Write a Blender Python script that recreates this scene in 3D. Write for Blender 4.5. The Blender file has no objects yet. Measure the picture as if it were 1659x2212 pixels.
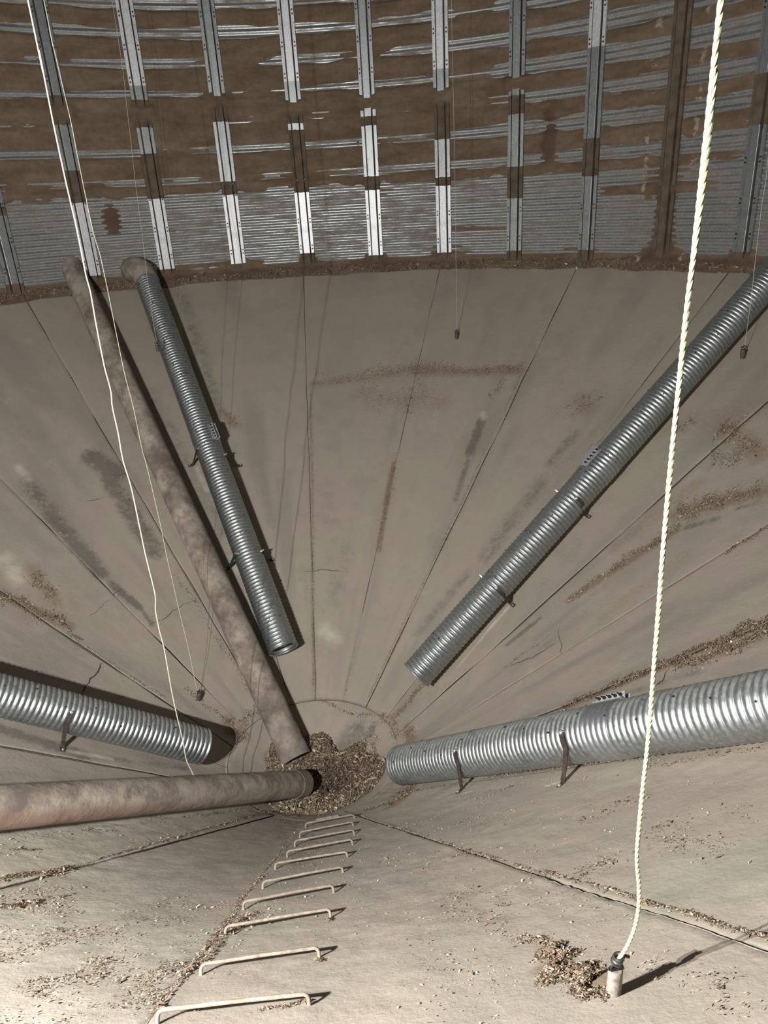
import bpy, bmesh, math, random
import numpy as np
from mathutils import Vector, Matrix

SC = bpy.context.scene
COL = SC.collection

# ------------------------------------------------------------ camera, light, exposure
CAM = np.array([0.0, -5.25, 0.84784])
CR = np.array([0.98428295, -0.16833411, -0.05339205])
CU = np.array([0.11514143, 0.38247687, 0.91676273])
CF = np.array([0.13390121, 0.90850155, -0.39584769])
cd = bpy.data.cameras.new('camera')
cam = bpy.data.objects.new('camera', cd)
COL.objects.link(cam)
cam.matrix_world = Matrix(((CR[0], CU[0], -CF[0], CAM[0]), (CR[1], CU[1], -CF[1], CAM[1]),
                           (CR[2], CU[2], -CF[2], CAM[2]), (0, 0, 0, 1)))
cd.sensor_fit = 'VERTICAL'
cd.sensor_height = 36.0
cd.lens = 1572.78 / 2212 * 36.0
cd.clip_start = 0.02
SC.camera = cam

wd = bpy.data.worlds.new('dim_air')
SC.world = wd
wd.use_nodes = True
wd.node_tree.nodes['Background'].inputs[0].default_value = (0.62, 0.72, 1.0, 1)
wd.node_tree.nodes['Background'].inputs[1].default_value = 0.03

# two heads of a work lamp hung on the wall two metres left of the camera, out of frame
for lx, ly in ((-1.87, -4.80), (-2.08, -4.73)):
    ld = bpy.data.lights.new('work_lamp', 'SPOT')
    ld.shadow_soft_size = 0.014
    ld.energy = 950
    ld.spot_size = math.radians(150)
    ld.spot_blend = 0.35
    ld.color = (1.0, 0.985, 0.96)
    lo = bpy.data.objects.new('work_lamp', ld)
    COL.objects.link(lo)
    lo.location = (lx, ly, 0.70)
    lo.rotation_euler = Vector((0.42, 0.78, -0.36)).to_track_quat('-Z', 'Y').to_euler()

SC.view_settings.view_transform = 'Standard'
SC.view_settings.look = 'None'
SC.view_settings.gamma = 1
SC.view_settings.use_curve_mapping = False
SC.view_settings.exposure = 0.0

# ------------------------------------------------------------ surveyed positions (degrees round the bin, metres from its axis)
CHAFF=[(90.61,2.363,91.52,2.748,0.036,260,1.0),(91.52,2.748,93.83,3.209,0.055,700,1.0),(91.22,3.279,94.72,3.526,0.1,900,1.0),(94.72,3.526,97.92,3.703,0.074,350,1.0),(105.34,3.317,105.32,3.578,0.027,300,1.0),(124.27,2.189,123.63,2.537,0.033,420,1.0),(123.63,2.537,123.16,2.789,0.031,420,1.0),(123.16,2.789,123.35,3.151,0.036,700,1.0),(123.35,3.151,122.77,3.434,0.063,900,1.0),(125.02,2.903,126.38,3.251,0.064,600,1.0),(124.92,3.249,125.45,3.43,0.056,450,1.0),(87.5,3.7,90.63,3.959,0.118,500,1.0),(83.22,3.978,86.29,3.996,0.102,450,1.0),(76.72,3.805,78.78,3.938,0.061,150,1.0),(57.86,3.884,60.46,3.811,0.15,260,1.0),(9.07,3.973,24.94,4.091,0.076,420,1.0),(25.77,4.091,39.3,4.067,0.08,600,1.0),(39.3,4.067,45.39,4.154,0.05,280,1.0),(27.06,4.208,26.82,3.534,0.068,280,1.0),(43.26,3.977,42.18,3.755,0.043,90,1.0),(16.18,3.753,32.5,3.711,0.198,420,0.9),(-8.35,3.649,-8.07,3.48,0.056,110,1.0),(26.96,3.039,27.45,2.094,0.031,380,0.8),(7.49,3.777,5.58,0.886,0.021,420,0.7),(45.76,4.101,45.95,2.676,0.016,200,0.7),(45.95,2.676,45.49,0.872,0.014,260,0.7),(27.94,1.2,27.58,0.82,0.014,90,0.7),(96.4,2.13,95.81,1.738,0.016,90,0.7),(72.75,1.29,73.65,0.867,0.031,420,0.9),(66.85,3.547,62.11,3.187,0.014,90,0.7),(-70.92,2.712,-68.07,2.285,0.066,650,1.0),(-62.22,2.699,-63.92,2.474,0.069,300,1.0),(-68.07,2.285,-69.5,2.098,0.025,160,0.9),(-70.11,2.087,-69.13,1.393,0.013,200,0.8),(-33.26,3.567,-33.78,3.04,0.051,200,0.8),(-33.78,3.04,-34.6,2.492,0.03,150,0.8),(-33.95,2.14,-33.49,1.484,0.033,220,0.8),(-33.49,1.484,-32.42,0.868,0.028,240,0.8),(-49.63,3.345,-50.67,2.891,0.065,160,0.8),(-51.34,2.749,-51.0,2.173,0.032,120,0.8),(-59.53,1.298,-57.82,0.908,0.022,160,0.9),(-57.82,0.908,-61.85,0.742,0.065,420,0.9),(-50.83,0.834,-34.08,0.836,0.045,220,0.9),(12.82,0.746,64.06,0.792,0.018,200,0.9),(64.06,0.792,93.72,0.862,0.052,420,0.9),(90.2,0.871,122.55,1.005,0.057,380,0.9),(134.98,1.125,151.67,1.246,0.079,900,0.9),(153.29,1.233,160.57,1.049,0.032,350,0.9),(-49.22,0.445,-63.69,0.429,0.061,420,0.9),(65.35,0.61,120.48,0.638,0.059,500,0.9),(-140.7,0.775,-162.12,0.647,0.023,240,0.9),(-148.23,2.912,-149.78,2.612,0.025,420,1.15),(-149.56,2.603,-148.79,2.281,0.008,60,0.9),(-148.79,2.281,-145.8,0.973,0.012,420,0.9),(-153.23,3.115,-154.03,2.988,0.028,300,1.1),(-141.89,2.667,-143.29,2.566,0.012,60,1.1),(-138.83,2.212,-140.82,2.059,0.017,40,1.0),(-138.69,1.457,-134.17,0.693,0.022,160,0.9),(-154.04,2.953,-155.26,2.863,0.013,40,1.0),(-171.41,2.402,-171.61,0.839,0.012,330,0.8),(-171.63,3.341,-171.41,2.402,0.018,500,0.85),(-171.64,3.771,-171.7,3.3,0.014,420,0.9),(-172.2,3.216,-173.32,3.001,0.027,300,0.9),(-172.14,3.463,-172.91,3.077,0.018,260,0.9),(-179.01,3.566,-179.01,3.591,0.011,60,0.8),(-179.84,3.202,-179.51,3.208,0.015,50,0.8),(-176.45,3.86,-178.61,3.854,0.011,200,0.7),(-173.46,3.802,-173.89,3.807,0.011,80,0.8),(-169.66,3.734,-170.33,3.412,0.069,420,0.8),(-164.3,3.664,-166.59,3.41,0.079,420,0.8),(-160.1,3.483,-160.37,3.168,0.071,220,0.8),(-171.59,3.797,-170.8,3.622,0.014,60,0.9),(-160.95,3.208,-167.47,2.94,0.088,160,0.7),(166.19,2.792,165.85,3.429,0.01,160,0.9),(166.31,1.01,165.98,2.773,0.011,260,0.8),(165.38,3.392,165.27,3.897,0.01,200,0.8),(165.27,3.897,165.28,4.285,0.012,350,0.8),(171.81,4.034,170.91,4.15,0.045,2900,0.8),(170.92,3.933,170.9,4.025,0.029,1100,0.8),(172.02,4.168,171.25,4.239,0.023,650,0.75),(171.66,3.942,171.4,4.01,0.02,120,0.8),(171.42,3.802,170.45,3.907,0.026,130,0.8),(172.18,3.28,171.42,3.802,0.041,130,0.7),(170.35,3.227,169.56,3.525,0.036,60,0.7),(165.0,3.528,162.16,3.533,0.053,110,0.8),(158.22,3.498,159.88,3.874,0.069,160,0.8),(157.7,3.109,152.67,3.267,0.054,120,0.8),(174.81,3.399,175.1,3.957,0.089,60,0.7),(168.68,4.179,168.75,4.472,0.054,90,0.7),(171.42,2.428,167.17,2.882,0.07,40,0.7),(143.52,1.922,144.79,2.63,0.02,300,0.9),(144.79,2.63,145.76,3.1,0.02,180,0.8),(146.06,1.32,144.42,1.742,0.027,120,0.8),(149.99,2.227,148.79,2.297,0.023,40,0.8),(147.44,3.098,146.25,3.597,0.026,150,0.8)]
STAINS=[(0,-35.8,3.446,-33.4,3.245,0.112,0.95),(0,-35.1,3.219,-35.39,2.404,0.109,0.65),(0,-48.41,3.425,-49.26,2.965,0.104,0.5),(0,-49.37,3.073,-50.31,2.441,0.093,0.75),(0,-50.18,2.31,-48.82,2.031,0.041,0.8),(0,-48.82,2.031,-49.58,1.844,0.027,0.6),(0,42.28,3.492,42.75,3.138,0.058,0.8),(0,42.75,3.138,44.24,2.663,0.041,0.5),(0,61.26,3.03,60.05,2.264,0.119,0.4),(0,61.35,3.521,60.57,3.215,0.088,0.4),(0,58.26,2.061,53.3,1.446,0.075,0.35),(0,-20.55,4.005,-17.29,2.383,0.134,0.3),(0,-11.14,5.218,-10.26,3.722,0.13,0.35),(0,88.83,2.12,88.49,1.825,0.029,0.7),(0,17.03,2.056,14.53,1.585,0.141,0.25),(0,1.49,1.903,11.02,1.504,0.07,0.2),(0,48.94,0.579,41.01,0.392,0.143,0.5),(0,60.71,0.709,64.19,0.562,0.044,0.6),(0,-105.34,2.288,-108.16,1.805,0.068,0.75),(0,-108.16,1.805,-102.32,1.099,0.044,0.4),(0,-145.35,0.616,-144.91,1.059,0.034,0.6),(0,-139.21,0.854,-150.51,0.772,0.019,0.8),(0,98.28,3.529,99.87,3.648,0.029,0.5),(0,94.85,3.238,97.58,3.414,0.037,0.5),(0,126.89,2.588,128.54,3.072,0.041,0.35),(0,100.15,2.21,96.51,1.972,0.047,0.25),(0,26.49,2.913,26.21,2.525,0.027,0.5),(0,-57.82,0.908,-51.02,0.932,0.053,0.3),(0,171.03,3.827,170.55,3.977,0.028,0.45),(0,169.74,3.511,172.2,3.516,0.037,0.2),(0,133.1,0.868,155.35,0.957,0.045,0.25),(0,-13.1,1.668,-10.92,1.238,0.048,0.2),(0,-60.7,1.371,-66.23,1.135,0.108,0.2),(0,-28.88,1.181,-26.84,0.999,0.046,0.4),(1,8.21,3.889,25.11,4.033,0.081,0.5),(1,25.95,4.033,44.96,4.096,0.09,0.6),(1,17.07,3.752,32.77,3.657,0.198,0.35),(1,26.26,2.962,27.45,2.094,0.037,0.7),(1,90.61,2.363,93.94,3.188,0.051,0.75),(1,90.87,3.27,98.47,3.719,0.105,0.6),(1,83.22,3.978,92.02,3.903,0.139,0.5),(1,123.94,2.171,123.76,2.791,0.035,0.85),(1,123.76,2.791,122.9,3.386,0.047,0.8),(1,124.89,2.929,125.63,3.384,0.063,0.6),(1,-70.92,2.712,-67.06,2.229,0.062,0.7),(1,-61.35,2.73,-64.15,2.425,0.095,0.5),(1,86.89,0.883,122.55,1.005,0.073,0.6),(1,134.98,1.125,154.94,1.286,0.093,0.7),(1,72.75,1.29,71.91,0.829,0.035,0.6),(1,171.81,4.034,170.68,4.165,0.052,0.9),(1,170.96,3.912,170.9,4.025,0.029,0.7),(1,-148.23,2.912,-149.78,2.612,0.025,0.8),(1,-57.82,0.908,-56.16,0.737,0.087,0.5),(1,57.86,3.884,60.46,3.811,0.175,0.4),(1,-9.63,3.66,-7.63,3.477,0.079,0.5),(1,-53.71,0.47,-65.12,0.382,0.096,0.8),(1,-16.69,1.914,-19.13,1.282,0.039,0.3),(1,7.49,3.777,5.58,0.886,0.026,0.5),(1,45.76,4.101,45.49,0.872,0.02,0.4),(1,85.37,4.207,73.19,3.744,0.214,0.34),(1,88.69,3.496,87.31,2.844,0.121,0.36),(1,100.38,3.12,101.34,2.489,0.111,0.3),(1,118.37,0.98,148.01,1.153,0.128,0.45),(1,-71.5,2.474,-61.8,2.363,0.169,0.3),(1,-5.53,5.167,3.51,4.328,0.245,0.2),(0,2.71,5.105,5.09,4.319,0.246,0.16),(0,44.04,5.012,51.1,4.355,0.166,0.18),(0,10.23,2.713,15.59,1.794,0.156,0.22),(0,-4.39,3.027,-3.93,2.287,0.085,0.2),(2,50.43,1.383,45.99,1.111,0.116,0.22),(2,90.22,1.615,102.29,1.189,0.123,0.2),(2,24.2,5.01,29.65,4.628,0.242,0.16),(1,9.75,5.335,14.48,4.526,0.373,0.15),(1,41.4,5.13,54.36,4.709,0.5,0.1),(2,-63.37,2.894,-65.48,2.738,0.111,0.55),(2,-47.96,3.577,-48.11,3.445,0.067,0.5),(2,11.23,1.342,16.88,1.263,0.097,0.5),(2,75.24,2.909,74.13,2.794,0.022,0.8),(2,77.77,2.018,78.23,1.812,0.017,0.9),(2,78.23,1.812,80.47,1.442,0.017,0.55),(2,-17.84,3.079,-17.39,2.828,0.037,0.5),(2,-9.89,3.015,-9.44,2.899,0.027,0.8),(2,150.08,1.905,149.19,1.962,0.012,0.9),(2,149.59,2.562,148.7,2.641,0.013,0.95),(2,-107.84,1.917,-107.2,1.626,0.028,0.6),(2,-17.71,2.081,-16.9,1.96,0.04,0.4),(2,-5.77,2.0,-4.58,1.905,0.02,0.6),(2,41.98,3.568,42.63,3.52,0.048,0.55),(2,48.31,4.31,50.01,4.293,0.054,0.2),(2,16.47,3.005,21.04,2.905,0.136,0.15),(2,92.09,1.387,48.45,1.205,0.131,0.15)]
RUNGS=[(-172.18, 3.862, -178.61, 3.873), (-172.65, 3.566, -179.04, 3.548), (-172.47, 3.223, -179.88, 3.171), (-172.45, 2.928, 179.61, 2.848), (-172.99, 2.635, 178.22, 2.563), (-172.99, 2.292, 176.89, 2.27), (-173.66, 2.029, 175.02, 1.994), (-173.98, 1.758, 173.25, 1.737), (-173.96, 1.492, 171.51, 1.479), (-174.27, 1.185, 168.52, 1.243), (-177.45, 0.98, 171.75, 1.0)]
FEET={'2': [(-18.34, 3.121), (-9.25, 3.02), (-18.99, 2.033), (-6.53, 2.018)], '3': [(76.03, 2.91), (77.79, 2.042)], '4': [(148.22, 1.846), (149.12, 2.67)], 'L': [(-106.87, 1.934)]}
AXES={'2': (-1.41, 4.946, 0.007, -0.174, 1.011, -3.238), '3': (4.74, 1.329, -0.154, 1.024, 0.234, -3.206), '4': (1.996, -2.936, -1.3, 0.683, -0.835, -3.248), 'L': (-2.183, -0.501, -2.307, -0.923, -0.138, -3.337), 'A': (-2.366, 5.158, 0.362, -0.158, 0.184, -3.919), 'B': (-1.655, -2.022, -1.987, -0.129, -0.215, -3.849)}
WEIGHTS=[(0.657, -4.173, -0.997), (-0.864, -0.905, -3.128), (-1.002, 0.606, -3.404), (2.377, 3.74, -0.834), (4.439, 1.006, -0.739), (-1.243, 3.613, -0.658)]
CORDS=[[(0.657,-4.173,1.072),(0.659,-4.174,0.986),(0.659,-4.175,0.9),(0.658,-4.174,0.776),(0.656,-4.173,0.64),(0.657,-4.173,0.489),(0.658,-4.174,0.322),(0.663,-4.177,0.086),(0.669,-4.18,-0.186),(0.669,-4.181,-0.359),(0.672,-4.183,-0.505),(0.681,-4.188,-0.586),(0.685,-4.191,-0.65),(0.684,-4.19,-0.711),(0.678,-4.186,-0.766),(0.668,-4.18,-0.817),(0.655,-4.172,-0.859)],[(-0.917,-0.916,1.812),(-0.914,-0.915,1.591),(-0.916,-0.916,1.392),(-0.917,-0.916,1.231),(-0.915,-0.915,0.994),(-0.909,-0.914,0.77),(-0.911,-0.915,0.56),(-0.906,-0.914,0.454),(-0.911,-0.915,0.285),(-0.913,-0.915,0.061),(-0.906,-0.914,-0.084),(-0.915,-0.915,-0.184),(-0.913,-0.915,-0.335),(-0.917,-0.916,-0.51),(-0.903,-0.913,-0.682),(-0.901,-0.913,-0.943),(-0.9,-0.912,-1.153),(-0.892,-0.911,-1.372),(-0.894,-0.911,-1.465),(-0.908,-0.914,-1.548),(-0.91,-0.914,-1.7),(-0.904,-0.913,-1.859),(-0.911,-0.915,-2.198),(-0.91,-0.914,-2.4),(-0.907,-0.914,-2.519),(-0.905,-0.913,-2.648),(-0.908,-0.914,-2.795),(-0.895,-0.911,-2.877),(-0.883,-0.909,-2.943)],[(-1.137,0.582,2.143),(-1.139,0.581,1.969),(-1.134,0.582,1.815),(-1.127,0.583,1.622),(-1.12,0.585,1.42),(-1.121,0.584,1.242),(-1.121,0.585,1.039),(-1.117,0.585,0.737),(-1.102,0.588,0.577),(-1.097,0.589,0.308),(-1.096,0.589,0.004),(-1.093,0.59,-0.303),(-1.078,0.593,-0.558),(-1.074,0.593,-0.891),(-1.064,0.595,-1.035),(-1.051,0.598,-1.38),(-1.044,0.599,-1.649),(-1.043,0.599,-1.896),(-1.036,0.6,-2.11),(-1.026,0.602,-2.44),(-1.01,0.605,-2.831),(-1.006,0.605,-3.206),(-0.999,0.607,-3.298)],[(2.368,3.742,2.777),(2.374,3.741,1.875),(2.38,3.739,0.936),(2.379,3.74,0.121),(2.379,3.74,-0.311),(2.374,3.741,-0.674)],[(4.41,1.028,1.474),(4.415,1.024,1.13),(4.427,1.016,0.825),(4.423,1.018,0.622),(4.431,1.012,0.161),(4.44,1.006,-0.203),(4.44,1.006,-0.497),(4.438,1.007,-0.604)],[(-1.096,3.633,2.58),(-1.128,3.629,1.81),(-1.168,3.623,1.157),(-1.188,3.621,0.697),(-1.218,3.617,0.166),(-1.236,3.614,-0.29),(-1.234,3.614,-0.579)]]
CRACKS=[[(-65.43, 2.184), (-57.74, 2.185), (-51.98, 2.218), (-48.97, 2.235)], [(-85.18, 1.863), (-80.08, 1.87), (-74.73, 1.863), (-71.52, 1.875)], [(-50.95, 1.858), (-45.03, 1.843), (-39.13, 1.867), (-33.2, 1.87)], [(-42.13, 3.055), (-37.76, 3.043)], [(27.63, 3.23), (33.26, 3.222), (40.52, 3.214), (44.34, 3.25)], [(3.71, 1.875), (10.66, 1.883), (16.97, 1.859)], [(96.54, 2.186), (103.01, 2.16), (108.81, 2.123), (112.99, 2.093), (116.77, 2.116), (123.25, 2.133)], [(108.82, 2.972), (114.5, 2.946), (117.66, 2.927), (121.65, 2.96)], [(124.35, 2.861), (127.22, 2.837), (127.78, 2.801)], [(97.11, 1.77), (99.69, 1.949), (100.35, 2.134)], [(165.43, 3.908), (165.39, 4.075), (165.31, 4.199)], [(-55.06, 1.535), (-64.72, 1.445), (-71.89, 1.423)]]

# ------------------------------------------------------------ measures
R = 5.49                       # bin radius
SL = math.radians(38.2407)     # slope of the hopper
T = math.tan(SL); CA = math.cos(SL); SA = math.sin(SL)
rng = np.random.default_rng(7)
random.seed(7)
D2R = math.pi / 180

def cone(th, rho, off=0.0):
    """point on the hopper surface; th in degrees, off along the surface normal"""
    th = np.asarray(th, float) * D2R
    rho = np.asarray(rho, float); off = np.asarray(off, float)
    r = rho - off * SA
    z = -(R - rho) * T + off * CA
    return np.stack(np.broadcast_arrays(r * np.sin(th), r * np.cos(th), z), -1)

def cone_n(th):
    th = np.asarray(th, float) * D2R
    return np.stack(np.broadcast_arrays(-SA * np.sin(th), -SA * np.cos(th), CA + 0 * th), -1)

def _hash(ix, iy, seed):
    h = (ix.astype(np.int64) * 374761393 + iy.astype(np.int64) * 668265263 + seed * 974634541) & 0x7fffffff
    h = ((h ^ (h >> 13)) * 1274126177) & 0x7fffffff
    h = h ^ (h >> 16)
    return (h & 0xffff) / 65535.0

def vnoise(x, y, seed=0):
    x, y = np.broadcast_arrays(np.asarray(x, float), np.asarray(y, float))
    ix = np.floor(x); iy = np.floor(y)
    fx = x - ix; fy = y - iy
    fx = fx * fx * (3 - 2 * fx); fy = fy * fy * (3 - 2 * fy)
    a = _hash(ix, iy, seed); b = _hash(ix + 1, iy, seed)
    c = _hash(ix, iy + 1, seed); d = _hash(ix + 1, iy + 1, seed)
    return (a * (1 - fx) + b * fx) * (1 - fy) + (c * (1 - fx) + d * fx) * fy

def fbm(x, y, seed=0, oct=4):
    s = 0; a = 0.5; n = 0
    for o in range(oct):
        s = s + a * vnoise(np.asarray(x) * 2 ** o, np.asarray(y) * 2 ** o, seed + o * 17)
        n += a; a *= 0.5
    return s / n * 2 - 1          # about -1..1

# ------------------------------------------------------------ object helpers
def mesh_np(name, V, F, mat, smooth=True, col=None):
    """V (n,3), F (m,k) index array of one polygon size or list of such arrays"""
    me = bpy.data.meshes.new(name)
    Fs = F if isinstance(F, list) else [F]
    V = np.ascontiguousarray(V, dtype=np.float32)
    me.vertices.add(len(V)); me.vertices.foreach_set('co', V.ravel())
    loops = np.concatenate([np.asarray(f).ravel() for f in Fs]).astype(np.int32)
    tot = np.concatenate([np.full(len(f), np.asarray(f).shape[1]) for f in Fs]).astype(np.int32)
    start = np.concatenate([[0], np.cumsum(tot)[:-1]]).astype(np.int32)
    me.loops.add(len(loops)); me.loops.foreach_set('vertex_index', loops)
    me.polygons.add(len(tot))
    me.polygons.foreach_set('loop_start', start)
    me.polygons.foreach_set('use_smooth', np.full(len(tot), bool(smooth)))
    if col is not None:
        at = me.color_attributes.new('mark', 'FLOAT_COLOR', 'POINT')
        at.data.foreach_set('color', np.ascontiguousarray(col, dtype=np.float32).ravel())
    me.update(calc_edges=True)
    me.validate()
    if mat is not None:
        me.materials.append(mat)
    return me

def link(name, me, parent=None):
    o = bpy.data.objects.new(name, me)
    COL.objects.link(o)
    if parent is not None:
        o.parent = parent
        o.matrix_parent_inverse = parent.matrix_world.inverted() if parent.parent is None and parent.location.length == 0 else Matrix.Translation(-Vector(parent.location))
    return o

def tag(o, label=None, cat=None, group=None, kind=None):
    if label: o['label'] = label
    if cat: o['category'] = cat
    if group: o['group'] = group
    if kind: o['kind'] = kind
    return o

def empty(name, loc=(0, 0, 0)):
    o = bpy.data.objects.new(name, None)
    o.empty_display_size = 0.1
    COL.objects.link(o)
    o.location = loc
    return o

class MB:
    """collects shapes as verts and faces, one mesh object in the end"""
    def __init__(self): self.v = []; self.q = []; self.n = 0; self.poly = []
    def add(self, V, F):
        V = np.asarray(V, float)
        self.v.append(V)
        for f in F: self.poly.append(tuple(int(i) + self.n for i in f))
        self.n += len(V)
    def box(self, c, ax, ay, az):
        c, ax, ay, az = [np.asarray(t, float) for t in (c, ax, ay, az)]
        V = [c + sx * ax + sy * ay + sz * az for sx in (-1, 1) for sy in (-1, 1) for sz in (-1, 1)]
        self.add(V, [(0, 1, 3, 2), (4, 6, 7, 5), (0, 4, 5, 1), (2, 3, 7, 6), (0, 2, 6, 4), (1, 5, 7, 3)])
    def tube(self, pts, rad, seg=8, cap=True):
        P = np.asarray(pts, float); n = len(P)
        rad = np.broadcast_to(np.asarray(rad, float), (n,))
        t = np.gradient(P, axis=0); t /= np.linalg.norm(t, axis=1)[:, None]
        u = np.cross(t[0], (0, 0, 1.0))
        if np.linalg.norm(u) < 1e-3: u = np.cross(t[0], (1.0, 0, 0))
        V = []
        for i in range(n):
            u = u - t[i] * (u @ t[i]); u /= np.linalg.norm(u); w = np.cross(t[i], u)
            for k in range(seg):
                a = 2 * math.pi * k / seg
                V.append(P[i] + rad[i] * (math.cos(a) * u + math.sin(a) * w))
        F = [(i * seg + k, i * seg + (k + 1) % seg, (i + 1) * seg + (k + 1) % seg, (i + 1) * seg + k) for i in range(n - 1) for k in range(seg)]
        if cap: F += [tuple(range(seg))[::-1], tuple((n - 1) * seg + k for k in range(seg))]
        self.add(V, F)
    def mesh(self, name, mat, smooth=True):
        me = bpy.data.meshes.new(name)
        me.from_pydata(np.concatenate(self.v).tolist(), [], self.poly)
        me.polygons.foreach_set('use_smooth', np.full(len(me.polygons), smooth))
        bm = bmesh.new(); bm.from_mesh(me)
        bmesh.ops.recalc_face_normals(bm, faces=bm.faces)
        if smooth:
            for e in bm.edges:
                if len(e.link_faces) == 2 and e.calc_face_angle(0) > 0.7: e.smooth = False
        bm.to_mesh(me); bm.free()
        me.materials.append(mat)
        return me
    def build(self, name, mat, parent=None, smooth=True):
        return link(name, self.mesh(name, mat, smooth), parent)

def grid_faces(nu, nv):
    """quads of a (nu x nv) vertex grid"""
    i = np.arange(nu - 1)[:, None]; j = np.arange(nv - 1)[None, :]
    a = i * nv + j
    return np.stack([a, a + 1, a + nv + 1, a + nv], -1).reshape(-1, 4)

# ------------------------------------------------------------ materials
class NT:
    def __init__(self, name):
        self.m = bpy.data.materials.new(name); self.m.use_nodes = True
        self.t = self.m.node_tree; self.t.nodes.clear()
        self.out = self.t.nodes.new('ShaderNodeOutputMaterial')
        self.b = self.t.nodes.new('ShaderNodeBsdfPrincipled')
        self.t.links.new(self.b.outputs[0], self.out.inputs[0])
    def n(self, typ, **k):
        o = self.t.nodes.new(typ)
        for a, v in k.items(): setattr(o, a, v)
        return o
    def l(self, a, b): self.t.links.new(a, b)
    def setv(self, s, v):
        if hasattr(v, 'is_output') or isinstance(v, bpy.types.NodeSocket): self.l(v, s)
        else: s.default_value = v
    def math(self, op, a, b=0.0, clamp=False):
        o = self.n('ShaderNodeMath', operation=op, use_clamp=clamp)
        self.setv(o.inputs[0], a); self.setv(o.inputs[1], b); return o.outputs[0]
    def noise(self, scale, detail=3, rough=0.55, vec=None, stretch=None):
        o = self.n('ShaderNodeTexNoise'); o.inputs['Scale'].default_value = scale
        o.inputs['Detail'].default_value = detail; o.inputs['Roughness'].default_value = rough
        src = vec
        if src is None:
            src = self.n('ShaderNodeTexCoord').outputs['Object']
        if stretch:
            mp = self.n('ShaderNodeMapping'); mp.inputs['Scale'].default_value = stretch
            self.l(src, mp.inputs['Vector']); src = mp.outputs[0]
        self.l(src, o.inputs['Vector'])
        return o.outputs['Fac']
    def ramp(self, fac, stops):
        o = self.n('ShaderNodeValToRGB'); e = o.color_ramp.elements
        while len(e) < len(stops): e.new(0.5)
        for k, (p, c) in enumerate(stops):
            e[k].position = p; e[k].color = (*c, 1) if len(c) == 3 else c
        self.setv(o.inputs[0], fac); return o.outputs[0]
    def step(self, fac, lo, hi):
        o = self.n('ShaderNodeMapRange'); o.interpolation_type = 'SMOOTHSTEP'
        self.setv(o.inputs[0], fac); o.inputs[1].default_value = lo; o.inputs[2].default_value = hi
        return o.outputs[0]
    def mix(self, fac, a, b, mode='MIX'):
        o = self.n('ShaderNodeMix', data_type='RGBA', blend_type=mode)
        self.setv(o.inputs['Factor'], fac)
        for s, v in ((o.inputs[6], a), (o.inputs[7], b)):
            if isinstance(v, tuple): s.default_value = (*v, 1) if len(v) == 3 else v
            else: self.l(v, s)
        return o.outputs[2]
    def mixf(self, fac, a, b):
        o = self.n('ShaderNodeMix', data_type='FLOAT')
        self.setv(o.inputs[0], fac); self.setv(o.inputs[2], a); self.setv(o.inputs[3], b); return o.outputs[0]
    def attr(self, name='mark'):
        o = self.n('ShaderNodeAttribute'); o.attribute_name = name
        s = self.n('ShaderNodeSeparateColor'); self.l(o.outputs['Color'], s.inputs[0])
        return s.outputs[0], s.outputs[1], s.outputs[2], o.outputs['Alpha']
    def bump(self, h, strength=0.3, dist=0.01):
        o = self.n('ShaderNodeBump'); o.inputs['Strength'].default_value = strength
        o.inputs['Distance'].default_value = dist; self.l(h, o.inputs['Height'])
        self.l(o.outputs[0], self.b.inputs['Normal'])
    def p(self, **k):
        for a, v in k.items():
            s = self.b.inputs[a.replace('_', ' ').title() if a != 'ior' else 'IOR']
            if isinstance(v, tuple) and len(v) == 3: v = (*v, 1)
            self.setv(s, v)
        return self.m

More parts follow.
